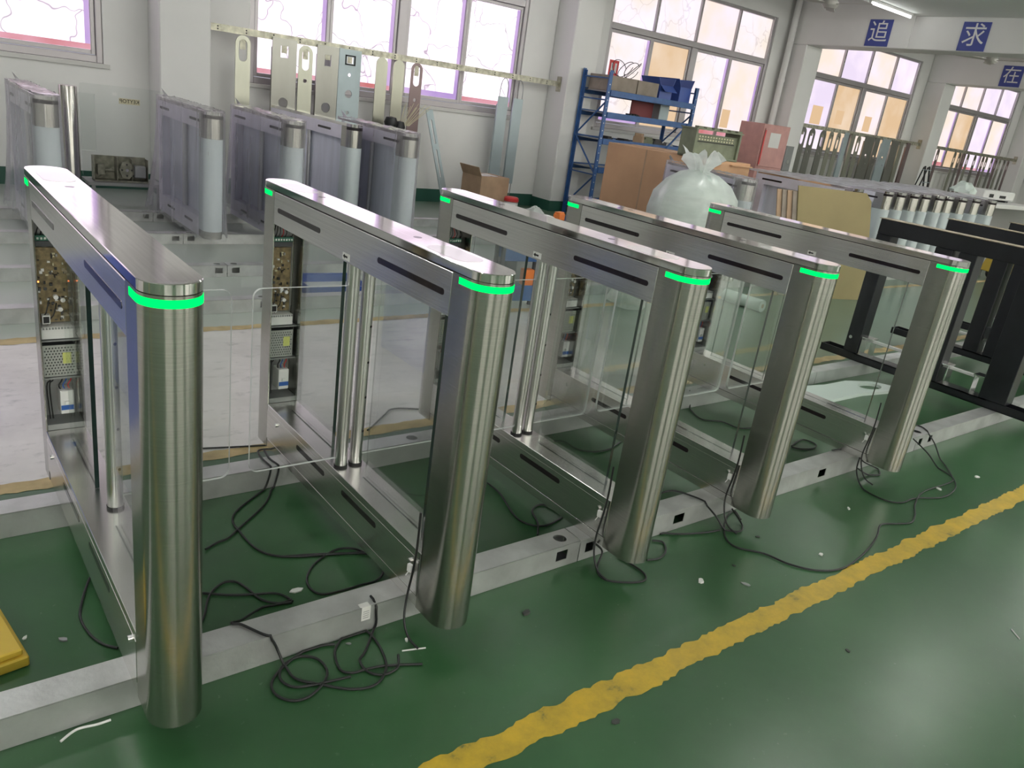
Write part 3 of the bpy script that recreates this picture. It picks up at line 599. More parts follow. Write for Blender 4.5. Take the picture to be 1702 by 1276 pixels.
        for k in range(8): B('terminal_screw', -.044 + .0098 * k, -.038 + .0098 * k, 1.303, 1.305, .794, .801, 'chrome', tb, 0)
        B('connector_strip', -.048, .034, 1.31, 1.33, .772, .788, 'darkgrey')
        for k in range(7):
            x_ = -.045 + .012 * k; sh(MB().tube(smooth_path([(x_, 1.31, .805), (x_ + .004, 1.302, .825), (x_ * .7, 1.312, .845), (x_ * .5, 1.325, .861)], 4), .0017, 6)).build('wire', ('black', 'black', 'darkgrey', 'red', 'black', 'grey', 'black')[k], t)
        B('drive_unit', -.050, .038, 1.29, 1.345, .480, .519, 'white')
        for k in range(10): B('drive_terminal', -.046 + .0085 * k, -.041 + .0085 * k, 1.287, 1.29, .512, .518, 'grey', None, 0)
        hl_ = [[(cx + .0024 * math.cos(a), cz + .0028 * math.sin(a)) for a in [PI / 3 * i for i in range(6)]] for r_ in range(10) for cx, cz in [(-.044 + .0088 * c_ + (.0044 if r_ % 2 else 0), .362 + .0096 * r_) for c_ in range(10)] if cx < .036]
        ps = plate('power_supply', [(-.050, .353), (.042, .353), (.042, .458), (-.050, .458)], hl_, .0016, 'psu', t, Matrix.Translation((0, 1.292 - .7, 0)) @ T_XZ)
        B('power_supply_body', -.049, .041, 1.300, 1.347, .354, .457, 'darkgrey'); B('rating_label', .005, .030, 1.2900, 1.2912, .395, .432, 'label_y', ps, 0)
        br = B('circuit_breaker', -.010, .030, 1.285, 1.345, .222, .302, 'white', None, .002)
        B('breaker_band', -.0085, .0285, 1.2830, 1.285, .236, .252, 'blue_tag', br, 0); B('breaker_toggle', .002, .016, 1.276, 1.285, .256, .268, 'white', br, .001)
        for k, (x_, c_) in enumerate(((-.004, 'black'), (.008, 'blue_tag'), (.022, 'red'), (-.03, 'black'), (-.038, 'black'))):
            sh(MB().tube(smooth_path([(x_, 1.31, .30 if k < 3 else .2), (x_ - .006, 1.300, .318), (x_ + .006, 1.31, .334), (x_, 1.33, .346)], 4), .0022, 6)).build('wire', c_, t)
        sh(MB().tube(smooth_path([(-.02, 1.315, .60), (-.032, 1.30, .565), (-.04, 1.31, .545), (-.036, 1.30, .53)], 4), .002, 6).tube(smooth_path([(.0, 1.315, .59), (-.012, 1.295, .56), (-.024, 1.30, .54), (-.03, 1.30, .525)], 4), .002, 6)).build('wire', 'black', t)
        B('relay_box', -.044, -.022, 1.296, 1.32, .528, .556, 'white'); B('relay_face', -.041, -.025, 1.2945, 1.296, .532, .552, 'gasket', None, 0)
    return t
GX = [.1276, .8619, 1.6040, 2.3147, 3.3611]
gap = .03
half = lambda i: (GX[i + 1] - GX[i]) / 2 - gap
g1 = gate('nearest lit speed gate at the left edge, with a single post', GX[0], front_reader=False, posts='R', wingR=half(0), arrow=False)
MB().box(-.047, -.042, .625, .627, .655, .66).build('status_led', 'orange_led', g1)
gate('second lit speed gate from the left, open electronics bay facing the viewer', GX[1], wingL=half(0), wingR=half(1))
gate('third lit speed gate, middle one of the five in the front row', GX[2], wingL=half(1), wingR=half(2))
gate('fourth lit speed gate from the left, beside the wide lane', GX[3], wingL=half(2), wingR=half(3))
gate('fifth lit speed gate, rightmost one beside the black frames', GX[4], posts='L', wingL=half(3))

# ---------------------------------------------------------------- wrapped speed gates
def wrap_mesh(w, l, h, flare, seed, zb):
    """loose plastic bag pulled over a gate: crumpled top, pleated hanging sides"""
    rnd = random.Random(seed); m = MB(); n = 84; ol = rrect(-w / 2, w / 2, -l / 2, l / 2, w / 2 - .005, 10)
    per = []                                          # resample the outline evenly
    P = [Vector((x, y, 0)) for x, y in ol] + [Vector((*ol[0], 0))]; tot = sum((P[i + 1] - P[i]).length for i in range(len(P) - 1)); i = 0; acc = 0
    for k in range(n):
        d = tot * k / n
        while acc + (P[i + 1] - P[i]).length < d: acc += (P[i + 1] - P[i]).length; i += 1
        per.append(P[i].lerp(P[i + 1], (d - acc) / (P[i + 1] - P[i]).length))
    ph = [rnd.uniform(0, 6.3) for _ in range(6)]; rows = [(h + .006, .0), (h + .004, .006), (h - .05, .010), (h - .22, .016), (h * .5, .03), (h * .22, .045), (zb, .06)]
    vs = []
    for j, (z, amp) in enumerate(rows):
        f = 1 - (z / h) if z < h else 0
        for k, p in enumerate(per):
            a = 2 * PI * k / n; nrm = Vector((p.x / (w / 2) * .9, (p.y / (l / 2)) ** 5, 0)); nrm = nrm.normalized() if nrm.length > .01 else Vector((0, 1, 0))
            wv = math.sin(5 * a + ph[0] + f) * .6 + math.sin(11 * a + ph[1] + 1.5 * f) * .3
            back = max(0, p.y / (l / 2)) ** 3
            q = p + nrm * (.004 + amp * (.22 + .25 * wv) * .42 + flare * f * f * (.18 + .9 * back)); vs.append((q.x, q.y, z + (rnd.uniform(-.004, .01) if j == 0 else 0) + (rnd.uniform(-.012, .02) if j == len(rows) - 1 else 0)))
    fs = [(j * n + k, j * n + (k + 1) % n, (j + 1) * n + (k + 1) % n, (j + 1) * n + k) for j in range(len(rows) - 1) for k in range(n)]
    m.add(vs, fs)
    # crumpled top sheet
    nx, ny = 5, 22; o = []
    for j in range(ny + 1):
        for i in range(nx + 1): 
            y = (-.5 + j / ny) * (l - .05); o.append(((-.5 + i / nx) * (w - .016), y, h + .007 + rnd.uniform(0, .012)))
    m.add(o, [(j * (nx + 1) + i, j * (nx + 1) + i + 1, (j + 1) * (nx + 1) + i + 1, (j + 1) * (nx + 1) + i) for j in range(ny) for i in range(nx)], 1)
    # knotted corner
    for s in (1,): m.add([(0, l / 2 * s, h + .005), (.02, (l / 2 - .05) * s, h + .01), (-.03, (l / 2 - .02) * s, h + .07), (-.01, (l / 2 + .02) * s, h + .05)], [(0, 1, 2), (0, 2, 3)], 1)
    return m
WW, WH = .15, .977
def wrapped_gate(label, x, y, rz=0, cover=True, flare=.06, seed=1, zb=.06, group='plastic wrapped speed gates', l=1.38):
    t = thing('wrapped_speed_gate', label, 'turnstile', (x, y, HB), rz, group); r = WW / 2
    Dn = lambda f: ([(x_, y_ - l / 2) for x_, y_ in arc(0, r, r, PI, 2 * PI, 18) + [(r, .17), (-r, .17)]] if f else [(x_, -y_ + l / 2) for x_, y_ in arc(0, r, r, PI, 2 * PI, 18) + [(r, .17), (-r, .17)]])
    MB().prism(Dn(True), 0, .95).build('front_column', 'steel_col', t, smooth=35); MB().prism(Dn(False), 0, .95).build('back_column', 'body_film', t, smooth=35)
    MB().prism([(x_ * 1.012, y_ * 1.001) for x_, y_ in Dn(True)], .06, .775).build('protective_film', 'film', t, smooth=35)
    MB().prism([(y_, x_) for x_, y_ in stadium(0, 0, l / 2, r, 18)], .9505, .977).build('top_cap', 'steel_cap', t, bevel=.0015, smooth=35)
    MB().box(-r, r, -l / 2 + .171, l / 2 - .171, .835, .95).build('top_beam', 'body_film', t, bevel=.001)
    MB().box(-r, r, -l / 2 + .171, l / 2 - .171, 0, .15).build('lower_beam', 'body_film', t, bevel=.001)
    MB().prism([(x_, y_) for x_, y_ in arc(0, -l / 2 + r, r + .001, PI * 1.02, PI * 1.98, 16)] + [(x_, y_) for x_, y_ in arc(0, -l / 2 + r, r - .003, PI * 1.98, PI * 1.02, 16)], .925, .949).build('light_strip', 'smoked', t)
    for s in (-1, 1):
        for a in (-.42, .42): MB().prism(stadium(a, .895, .14, .010, 6), min(s * r, s * (r + .001)), max(s * r, s * (r + .001)), T=T_YZ).build('sensor_window', 'smoked', t)
        for a in (-.25, .25): MB().prism(stadium(a, .085, .11, .010, 6), min(s * r, s * (r + .001)), max(s * r, s * (r + .001)), T=T_YZ).build('sensor_window', 'smoked', t)
    MB().box(-.006, .006, -l / 2 + .172, l / 2 - .172, .151, .834).build('glass_pane', 'pane_film', t)
    for s in (-1, 1): MB().cyl((s * .03, 0, .15), .02, .685, 'z', 16).build('wing_post', 'post', t, smooth=40)
    if cover: wrap_mesh(WW + .02, l + .02, WH, flare, seed, zb).build('plastic_cover', ['wrap', 'wrap_top'], t, smooth=60)
    return t
wrapped_gate('wrapped speed gate at the far left, beside the lone steel post', .665, 5.55, flare=.10, seed=2, zb=.02)
wrapped_gate('wrapped speed gate whose plastic flares out beside the acrylic panel', 1.80, 5.64, flare=.13, seed=3, zb=.0)
wrapped_gate('wrapped speed gate right of the one with flaring plastic', 2.40, 5.50, flare=.07, seed=4)
wrapped_gate('half covered speed gate under the hanging panels, steel front bare', 3.12, 6.15, cover=False, l=1.9)
wrapped_gate('wrapped speed gate nearest the dark hanging panel', 3.42, 5.42, flare=.04, seed=6, zb=.10)
# ---------------------------------------------------------------- gates stored at the right
wrapped_gate('wrapped speed gate behind the white foam bag', 6.36, 3.86, -.24, flare=.02, seed=11, zb=.3, group='stored speed gates in the right-hand rows')
t0 = wrapped_gate('bare stored speed gate right behind the leaning tan cardboard', 8.15, 3.86, cover=False, group='stored speed gates in the right-hand rows')
for k, x in enumerate((8.82, 9.13, 9.44, 9.76, 10.08, 10.40, 10.72, 11.20, 11.62)):
    c = copy_tree(t0); c.location = (x, 3.86 + .02 * math.sin(k * 3), HB)
    c['label'] = '%s stored speed gate counted rightwards in the close row behind the black frames' % ('first', 'second', 'third', 'fourth', 'fifth', 'sixth', 'seventh', 'eighth', 'ninth')[k]
# flat plastic sheets laid over the row tops
for k, (xa, xb, ya, yb) in enumerate(((7.62, 9.6, 3.32, 4.5), (9.62, 11.75, 3.28, 4.5))):
    m = MB(); rnd = random.Random(k); nx, ny = 22, 9; vs = [(xa + (xb - xa) * i / nx, ya + (yb - ya) * j / ny, 1.068 + rnd.uniform(0, .02)) for j in range(ny + 1) for i in range(nx + 1)]
    m.add(vs, [(j * (nx + 1) + i, j * (nx + 1) + i + 1, (j + 1) * (nx + 1) + i + 1, (j + 1) * (nx + 1) + i) for j in range(ny) for i in range(nx)])
    tag(m.build('plastic_sheet', 'sheet'), ('crumpled clear plastic sheet over the stored gates behind the cardboard', 'crumpled clear plastic sheet over the farther stored gates')[k], 'plastic sheet')

# ---------------------------------------------------------------- black frames
def black_frame(x, y0, label):
    t = thing('black_frame', label, 'frame', (x, y0 + .7, HB), 0, 'black gate frames waiting at the right')
    P = lambda n, a, mat='blackpaint', bv=.003, par=None: MB().box(*a).build(n, mat, par or t, bevel=bv)
    w = .055
    base = MB().box(-w, -w + .006, -.7, .7, .0, .05).box(w - .006, w, -.7, .7, .0, .05).box(-w, w, -.7, .7, 0, .006).box(-w, w, -.7, -.694, 0, .05).box(-w, w, .694, .7, 0, .05).box(-w, w, -.45, .45, .044, .05)
    base.build('base_channel', 'blackpaint', t)
    for a, b_ in ((.43, .53), (.02, .13), (-.13, -.02), (-.56, -.40)): P('upright', (-w, w, a, b_, .0505, .875))
    P('top_rail', (-w, w, -.56, .53, .8755, .975)); P('top_plate', (-w - .004, w + .004, -.57, .54, .9755, .979), 'blacktop', 0)
    for a in (.40, -.13, -.36):
        b_ = MB().box(-.04, .04, a - .045, a - .041, .05, .17).box(-.04, .04, a + .021, a + .025, .05, .17).box(-.042, .042, a - .05, a + .03, .17, .178); b_.build('bracket', 'chrome', t)
    MB().box(-.012, .012, -.34, .42, .150, .168).build('guide_rail', 'white', t, bevel=.002)
    MB().cyl((-w - .004, .50, .155), .012, .012, 'x', 12).build('bolt', 'chrome', t)
    P('motor_block', (-.035, .035, -.03, .03, .178, .26), 'darkgrey')
    return t
black_frame(5.03, .03, 'black painted gate frame nearest the lit gates')
black_frame(6.27, .14, 'second black painted gate frame from the lit gates')
black_frame(7.35, .10, 'third black painted gate frame, half hidden at the right edge')

# ---------------------------------------------------------------- cardboard, bag, big box
t = thing('cardboard_sheet', 'large tan cardboard sheet leaning on the stored gates', 'cardboard', (7.30, 2.72, 0), -.28)
T = Matrix.Rotation(-.30, 4, 'X')
ol = [(-.50, 0), (.46, 0), (.47, 1.02), (.40, 1.10), (-.50, 1.10)]
MB().prism(ol, -.006, .006, T=T @ T_XZ).build('sheet', 'card_olive', t); MB().box(.10, .16, -.0075, -.006, .42, .45, T=T).build('printed_mark', 'scrap', t)
for k in range(4):
    o = MB().prism([(-.50, 0), (.42, 0), (.42, 1.04), (-.50, 1.04)], -.005, .005, T=T @ T_XZ).build('cardboard_sheet', 'card_tan' if k % 2 else 'card_dark')
    tag(place(o, (7.30 - .045 * (k + 1), 2.72 + .03 * (k + 1), 0), -.28), '%s brown cardboard sheet behind the tan one, showing only its left edge' % ('first', 'second', 'third', 'fourth')[k], 'cardboard', 'cardboard sheets behind the tan one')
b = MB(); n = 40; prof = [(.42, 0.0), (.52, .05), (.56, .25), (.58, .5), (.59, .72), (.55, .88), (.42, 1.0), (.22, 1.08), (.10, 1.11), (.13, 1.15), (.19, 1.20), (.26, 1.235)]
rnd = random.Random(5); vs = []; ph = [rnd.uniform(0, 6) for _ in range(5)]
for j, (r_, z) in enumerate(prof):
    for k in range(n):
        a = 2 * PI * k / n; g = 1 + .05 * math.sin(3 * a + ph[0] + z) + .03 * math.sin(7 * a + ph[1] + 4 * z) + (.16 * math.sin(9 * a + ph[2]) if j >= 7 else .015 * math.sin(15 * a + 5 * z))
        zz_ = z + (.05 * math.sin(5 * a + ph[3]) + .03 * math.sin(8 * a) if j >= 9 else 0)
        vs.append((r_ * g * math.cos(a), .8 * r_ * g * math.sin(a), zz_))
b.add(vs, [(j * n + k, j * n + (k + 1) % n, (j + 1) * n + (k + 1) % n, (j + 1) * n + k) for j in range(len(prof) - 1) for k in range(n)])
t = thing('packing_bag', 'big translucent white bag of packing foam tied at the top', 'bag', (5.60, 3.36, .0), .4)
BS = .84; b.v = [(x * BS, y * BS, z * .985) for x, y, z in b.v]
b.build('bag_skin', 'bag', t, smooth=70)
f = MB(); 
for j, (r_, z) in enumerate(prof[:8]): prof[j] = (r_ * .88, z + .02)
f.lathe([(.001, .03)] + prof[:8] + [(.001, 1.07)], seg=24); f.v = [(x * BS, y * .8 * BS, z * .97) for x, y, z in f.v]; f.build('foam_filling', 'foam', t, smooth=60)
t = thing('cardboard_carton', 'large peach cardboard carton in front of the blue rack', 'carton', (7.12, 4.86, 0))
MB().box(-.45, .45, -.60, .82, 0, 1.14).build('carton_body', 'card', t, bevel=.006)
MB().box(-.4525, -.4505, .17, .19, .01, 1.13).build('seam', 'card_tan', t); MB().box(-.06, .06, -.60, .82, 1.1405, 1.1425).build('tape', 'tape', t)
for s in (-1, 1): MB().box(-.44 if s < 0 else .07, -.07 if s < 0 else .44, -.64, -.601, 1.10, 1.112).build('flap', 'card', t)
t = thing('plastic_crate', 'olive grey plastic crate standing on the peach carton', 'crate', (6.98, 4.36, 1.1432), -.1)
c = MB().box(-.34, .34, -.02, .0, .0, .25).box(-.35, -.32, -.05, .18, 0, .29).box(.32, .35, -.05, .18, 0, .29).box(-.35, .35, -.05, .18, -.0, .02)
c.build('crate_body', 'crategreen', t, bevel=.003)
rim = MB().box(-.36, .36, -.06, .19, .29, .305)
for k in range(6): rim.box(-.34 + .12 * k, -.27 + .12 * k, -.06, .0, .305, .325)
rim.build('rim', 'crategreen', t)
for r_ in range(2):
    for k in range(13):
        MB().box(-.27 + .042 * k, -.25 + .042 * k, -.0235, -.0205, .215 - .03 * r_, .23 - .03 * r_).build('slot', 'label_c', t)
MB().box(-.28, .28, -.024, -.0205, .165, .175).build('slot', 'gasket', t)
t = thing('red_cabinet', 'pinkish red metal cabinet with a white label beside the drain pipe', 'cabinet', (11.92, 7.30, 0), -.1)
MB().box(-.33, .33, -.28, .26, .52, 1.65).build('body', 'redbox', t, bevel=.006); MB().box(-.30, .30, -.30, -.281, .96, 1.58).build('door', 'redbox', t, bevel=.004)
MB().box(-.16, .10, -.3025, -.3005, 1.28, 1.52).build('label', 'paper', t); MB().box(-.40, .40, -.30, .30, 0, .50).build('stand', 'bluepaint', t, bevel=.01)
MB().box(-.305, -.275, -.3015, -.3, .99, 1.55).build('door_edge', 'red', t)

# ---------------------------------------------------------------- blue rack with boxes
t = thing('storage_rack', 'blue boltless steel storage rack beside the column', 'rack', (8.555, 7.12, 0))
hx, hy = .90, .27
for sx in (-1, 1):
    for sy in (-1, 1):
        u = MB().box(sx * hx - .028, sx * hx + .028, sy * hy - .004, sy * hy + .004, 0, 2.0 if sx < 0 else 1.98).box(sx * hx - .004 * sx - .004, sx * hx - .004 * sx + .004, min(sy * hy, sy * hy - sy * .05), max(sy * hy, sy * hy - sy * .05), 0, 1.98)
        po = u.build('upright', 'bluepaint', t)
        if sy < 0:
            for k in range(18): MB().cyl((sx * hx, -hy - .0048, .12 + .1 * k), .008, .001, 'y', 8).build('keyhole', 'white', po)
    br = MB()
    for z0, z1, q in ((1.62, 1.12, 1), (1.12, .62, -1), (.62, .12, 1)): br.tube([(sx * hx, -hy * q, z0), (sx * hx, hy * q, z1)], .012, 6)
    for z in (1.9, 1.62, 1.12, .62, .12): br.tube([(sx * hx, -hy, z), (sx * hx, hy, z)], .010, 6)
    br.build('side_brace', 'bluepaint', t)
for z in (1.725, 1.44, 1.09, .70, .20):
    for sy in (-1, 1): MB().box(-hx + .029, hx - .029, sy * hy - .018, sy * hy + .018, z - .05, z + .03).build('shelf_beam', 'bluepaint', t, bevel=.004)
    MB().box(-hx + .03, hx - .03, -hy + .02, hy - .02, z + .001, z + .012).build('shelf_board', 'grey', t)
MB().tube([(.85, -.30, 1.50), (.40, -.30, 1.06)], .014, 6).build('stay', 'bluepaint', t)
RX, RY = 8.555, 7.12
def carton(x, y, z, w, d, h, mat, label, rz=0, flaps=0, cat='box', grp=None):
    t = thing('carton', label, cat, (x, y, z), rz, grp); th = .006
    m = MB().box(-w / 2, w / 2, -d / 2, -d / 2 + th, 0, h).box(-w / 2, w / 2, d / 2 - th, d / 2, 0, h).box(-w / 2, -w / 2 + th, -d / 2 + th, d / 2 - th, 0, h).box(w / 2 - th, w / 2, -d / 2 + th, d / 2 - th, 0, h).box(-w / 2, w / 2, -d / 2, d / 2, 0, th)
    m.build('box_body', mat, t)
    if flaps == 0: MB().box(-w / 2, w / 2, -d / 2, d / 2, h + .0003, h + .006).build('lid', mat, t)
    for k in range(flaps):
        a = [(-w / 2, 0), (w / 2, PI), (0, -PI / 2)][k]; lean = (.5, .35, .9)[k]
        if k < 2: T_ = Matrix.Translation((a[0], 0, h)) @ Matrix.Rotation((-1 if k == 0 else 1) * lean, 4, 'Y'); MB().box(-.003, .003, -d / 2, d / 2, 0, d * .32, T=T_).build('flap', mat, t)
        else: T_ = Matrix.Translation((0, -d / 2, h)) @ Matrix.Rotation(PI - lean, 4, 'X'); MB().box(-w / 2, w / 2, -.003, .003, 0, d * .36, T=T_).build('flap', mat, t)
    return t
zt = 1.7375
carton(RX - .86 + .28, RY, zt, .54, .40, .20, 'card_dark', 'brown carton at the left end of the rack top with loose wire on it')
carton(RX - .86 + .78, RY, zt, .42, .40, .20, 'card_dark', 'brown carton on the rack top, second from the left')
carton(RX + .32, RY, zt, .26, .36, .20, 'blueplastic', 'blue printed carton with open flaps in the middle of the rack top', 0, 3)
carton(RX + .72, RY, zt, .26, .38, .22, 'blueplastic', 'blue printed carton with open flaps at the right end of the rack top', .05, 2)
w = MB(); rnd = random.Random(9)
for k in range(4):
    c = (RX - .52 + .11 * k, RY + rnd.uniform(-.1, .1)); pts = [(c[0] + .13 * math.cos(a), c[1] + .05 * math.sin(a), zt + .212 + .11 * (1 + math.cos(a * 1 - 1.5 + k))) for a in [2 * PI * i / 18 for i in range(17)]]
    w.tube(smooth_path(pts, 3), .005, 6)
tag(w.build('wire_coil', 'black'), 'tangle of thin dark wire on the left rack carton', 'wire')
tag(place(MB().box(-.23, .23, -.012, .012, 0, .25).box(-.23, .23, -.02, .02, .25, .262).build('framed_board', 'maroon', bevel=.003), (RX + .18, RY + .1, 1.4525)), 'maroon board standing on the second rack shelf', 'board')
tag(place(MB().box(-.10, .10, -.09, .09, 0, .24).box(-.09, .09, -.095, -.09, .02, .2).build('steel_case', 'panel_c', bevel=.004), (RX + .52, RY + .05, 1.4525)), 'pale steel case next to the maroon board on the rack', 'case')
m = MB(); rnd = random.Random(4)
for k in range(5): m.box(-.12 + .05 * k, -.08 + .05 * k, -.05, .05, 0, .03 + .03 * rnd.random(), T=Matrix.Rotation(.1 * k, 4, 'Z'))
tag(place(m.build('power_strip', 'black', bevel=.003), (RX - .12, RY - .05, 1.4525)), 'black power adapters on the second rack shelf', 'adapters')
for k, (x, mat, w_, h_, lb) in enumerate(((-.62, 'black', .10, .05, 'black cable bundle at the left of the lower rack shelf'), (-.30, 'black', .18, .04, 'black flat tool on the lower rack shelf'), (.02, 'card_tan', .16, .14, 'small brown box on the lower rack shelf'), (.22, 'crategreen', .12, .10, 'olive bin on the lower rack shelf'), (.40, 'black', .15, .09, 'black tray on the lower rack shelf'), (.66, 'grey', .10, .06, 'grey tool at the right of the lower rack shelf'))):
    m = MB().box(-w_ / 2, w_ / 2, -.07, .07, 0, h_ * .7); m.prism(rrect(-w_ * .42, w_ * .42, -.06, .06, .02, 4), h_ * .7, h_)
    tag(place(m.build('shelf_item', mat, bevel=.003), (RX + x, RY - .10, 1.1025), .3 * k), lb, 'shelf item')

# ---------------------------------------------------------------- wall rails and hanging panels
def rail(x0, x1, label, z=1.74, y=7.60):
    t = thing('hanging_rail', label, 'rail', ((x0 + x1) / 2, y, z)); c = (x0 + x1) / 2
    MB().box(x0 - c, x1 - c, -.003, .003, -.035, .035).box(x0 - c, x1 - c, .003, .035, .029, .035).build('angle_bar', 'galv_rail', t)
    k = x0 + .12
    while k < x1 - .1: MB().cyl((k - c, -.0034, .012), .009, .0004, 'y', 10).cyl((k - c, -.0034, -.014), .009, .0004, 'y', 10).build('bolt_hole', 'gasket', t); k += .30
    for s, x in ((1, x0), (-1, x1)): MB().box(min(x - c + s * .001, x - c + s * .008), max(x - c + s * .001, x - c + s * .008), -.04, .05, -.10, .10).build('end_bracket', 'galv_rail', t)
rail(2.551, 7.399, 'spotted galvanised angle rail across the second window'); rail(13.251, 18.099, 'angle rail across the window behind the stored gates'); rail(18.601, 23.449, 'angle rail across the farthest window')
def panel(x0, x1, ztop, zbot, mat, label, holes=(), rounded=False, y=7.585, hook=False, grp=None, collars=(), th=.012):
    w = x1 - x0; h = ztop - zbot; t = thing('turnstile_cover', label, 'steel panel', ((x0 + x1) / 2, y - th / 2, zbot), 0, grp)
    ol = ([(-w / 2, 0), (w / 2, 0)] + arc(0, h - w / 2, w / 2, 0, PI, 14)) if rounded else [(-w / 2, 0), (w / 2, 0), (w / 2, h), (-w / 2, h)]
    plate('sheet', ol, [[(a, b_ - zbot) for a, b_ in hl] for hl in holes], th, mat, t)
    if not rounded: MB().box(-w / 2, -w / 2 + .004, th / 2, th / 2 + .02, 0, h - .1).box(w / 2 - .004, w / 2, th / 2, th / 2 + .02, 0, h - .1).build('folded_edge', mat, t)
    for cx, cz, w_, h_ in collars:
        MB().box(cx - w_, cx + w_, -th / 2 - .004, -th / 2, cz - zbot - h_, cz - zbot - h_ + .015).box(cx - w_, cx + w_, -th / 2 - .004, -th / 2, cz - zbot + h_ - .015, cz - zbot + h_).box(cx - w_, cx - w_ + .015, -th / 2 - .004, -th / 2, cz - zbot - h_, cz - zbot + h_).box(cx + w_ - .015, cx + w_, -th / 2 - .004, -th / 2, cz - zbot - h_, cz - zbot + h_).build('window_rim', 'gasket', t)
    if hook:
        for yy, zz_, s in ((0, h, 1), (0, 0, -1)):
            MB().tube(smooth_path([(-w / 2 + .02, yy, zz_ - s * .02), (-w / 2 + .02, yy, zz_ + s * .10), (-w / 4, yy, zz_ + s * .2), (0, yy, zz_ + s * .235), (w / 4, yy, zz_ + s * .2), (w / 2 - .02, yy, zz_ + s * .10), (w / 2 - .02, yy, zz_ - s * .02)], 5), .006, 6).build('wire_hook', 'grey', t)
    else:
        MB().box(-.03, .03, th / 2, th / 2 + .006, h * .9, min(h, 1.775 - zbot)).build('hook_strap', 'galv_rail', t)
    return t
st = lambda cz, hl, r: [(b_, a) for a, b_ in stadium(cz, 0, hl, r, 8)]
ci = lambda cz, r, cx=0: arc(cx, cz, r, 0, 2 * PI, 18)[:-1]
sq = lambda cz, w_, h_, cx=0: [(cx - w_, cz - h_), (cx + w_, cz - h_), (cx + w_, cz + h_), (cx - w_, cz + h_)]
G1 = 'steel panels hung on the wall rail'
panel(2.85, 3.01, 1.70, .30, 'panel_a', 'round topped pale panel at the left end of the rail', [st(1.55, .11, .045)], True, grp=G1)
panel(3.25, 3.53, 1.735, .25, 'panel_b', 'wide grey panel with a square hole, left of the round topped one', [sq(1.60, .045, .06), ci(1.07, .055)], grp=G1)
panel(3.555, 3.72, 1.70, .25, 'panel_a', 'round topped panel with a black oval between two wide grey panels', [st(1.55, .11, .042), ci(1.33, .022)], True, grp=G1)
panel(3.77, 4.035, 1.735, .25, 'panel_b', 'wide grey panel with a square hole, right of the round topped one', [sq(1.58, .04, .06), ci(1.07, .055)], grp=G1)
panel(4.04, 4.32, 1.735, .25, 'panel_c', 'blue grey panel with two black rimmed windows and round holes', [sq(1.62, .04, .035), ci(1.46, .02), ci(1.25, .045), ci(1.04, .02), sq(.90, .035, .035)], grp=G1, collars=((0, 1.62, .065, .055), (0, .90, .06, .06)))
panel(4.52, 4.67, 1.71, .25, 'panel_a', 'plain round topped pale panel, left one of the pair', [], True, grp=G1)
panel(4.75, 4.90, 1.71, .25, 'panel_a', 'plain round topped pale panel, right one of the pair', [], True, grp=G1)
panel(5.00, 5.16, 1.71, .20, 'panel_d', 'dark brown panel with oval cut-outs at both ends', [st(1.56, .12, .045), ci(1.28, .022), st(.35, .12, .045)], True, grp=G1)
panel(6.36, 6.53, 1.47, .34, 'panel_c', 'narrow blue filmed panel on wire hooks, left one by the column', [], hook=True, grp=G1)
panel(6.62, 6.78, 1.47, .34, 'panel_c', 'narrow blue filmed panel on wire hooks, right one by the column', [], hook=True, grp=G1)
G2 = 'steel panels hung behind the stored gates'; rnd = random.Random(8)
for k, (x, w, kind, mat) in enumerate(((13.42, .20, 1, 'panel_b'), (13.72, .20, 1, 'panel_b'), (14.10, .20, 1, 'panel_b'), (14.42, .14, 1, 'panel_a'), (14.68, .14, 1, 'panel_a'), (14.95, .16, 0, 'panel_c'), (15.22, .14, 0, 'panel_a'), (15.45, .14, 1, 'panel_a'), (15.75, .36, 0, 'panel_b'), (16.16, .18, 0, 'panel_b'), (16.45, .34, 0, 'panel_c'), (16.85, .30, 0, 'panel_b'), (17.20, .16, 0, 'panel_a'), (17.50, .16, 0, 'panel_d'))):
    hl = [st(1.52, .12, w * .26), ci(1.28, .025)] if kind else ([ci(1.35, .04), ci(1.2, .02, w * .2)] if k in (8, 9, 10) else [])
    panel(x, x + w, 1.71 if kind else 1.735, .35, mat, '%s hanging panel from the left behind the stored gates' % ('first', 'second', 'third', 'fourth', 'fifth', 'sixth', 'seventh', 'eighth', 'ninth', 'tenth', 'eleventh', 'twelfth', 'thirteenth', 'fourteenth')[k], hl, bool(kind), grp=G2)
G3 = 'narrow panels hung on the farthest rail'
for k, x in enumerate((18.98, 19.85, 20.10, 20.33, 20.56, 20.95, 21.42, 21.62, 21.95, 22.2, 22.42, 22.7, 22.95)):
    w = .11
    panel(x, x + w, 1.71, .40, ('panel_d', 'panel_a', 'panel_b')[k % 3], '%s narrow panel from the left on the farthest rail' % ('first', 'second', 'third', 'fourth', 'fifth', 'sixth', 'seventh', 'eighth', 'ninth', 'tenth', 'eleventh', 'twelfth', 'thirteenth')[k], [st(1.56, .10, .03), ci(1.36, .018)], True, grp=G3)
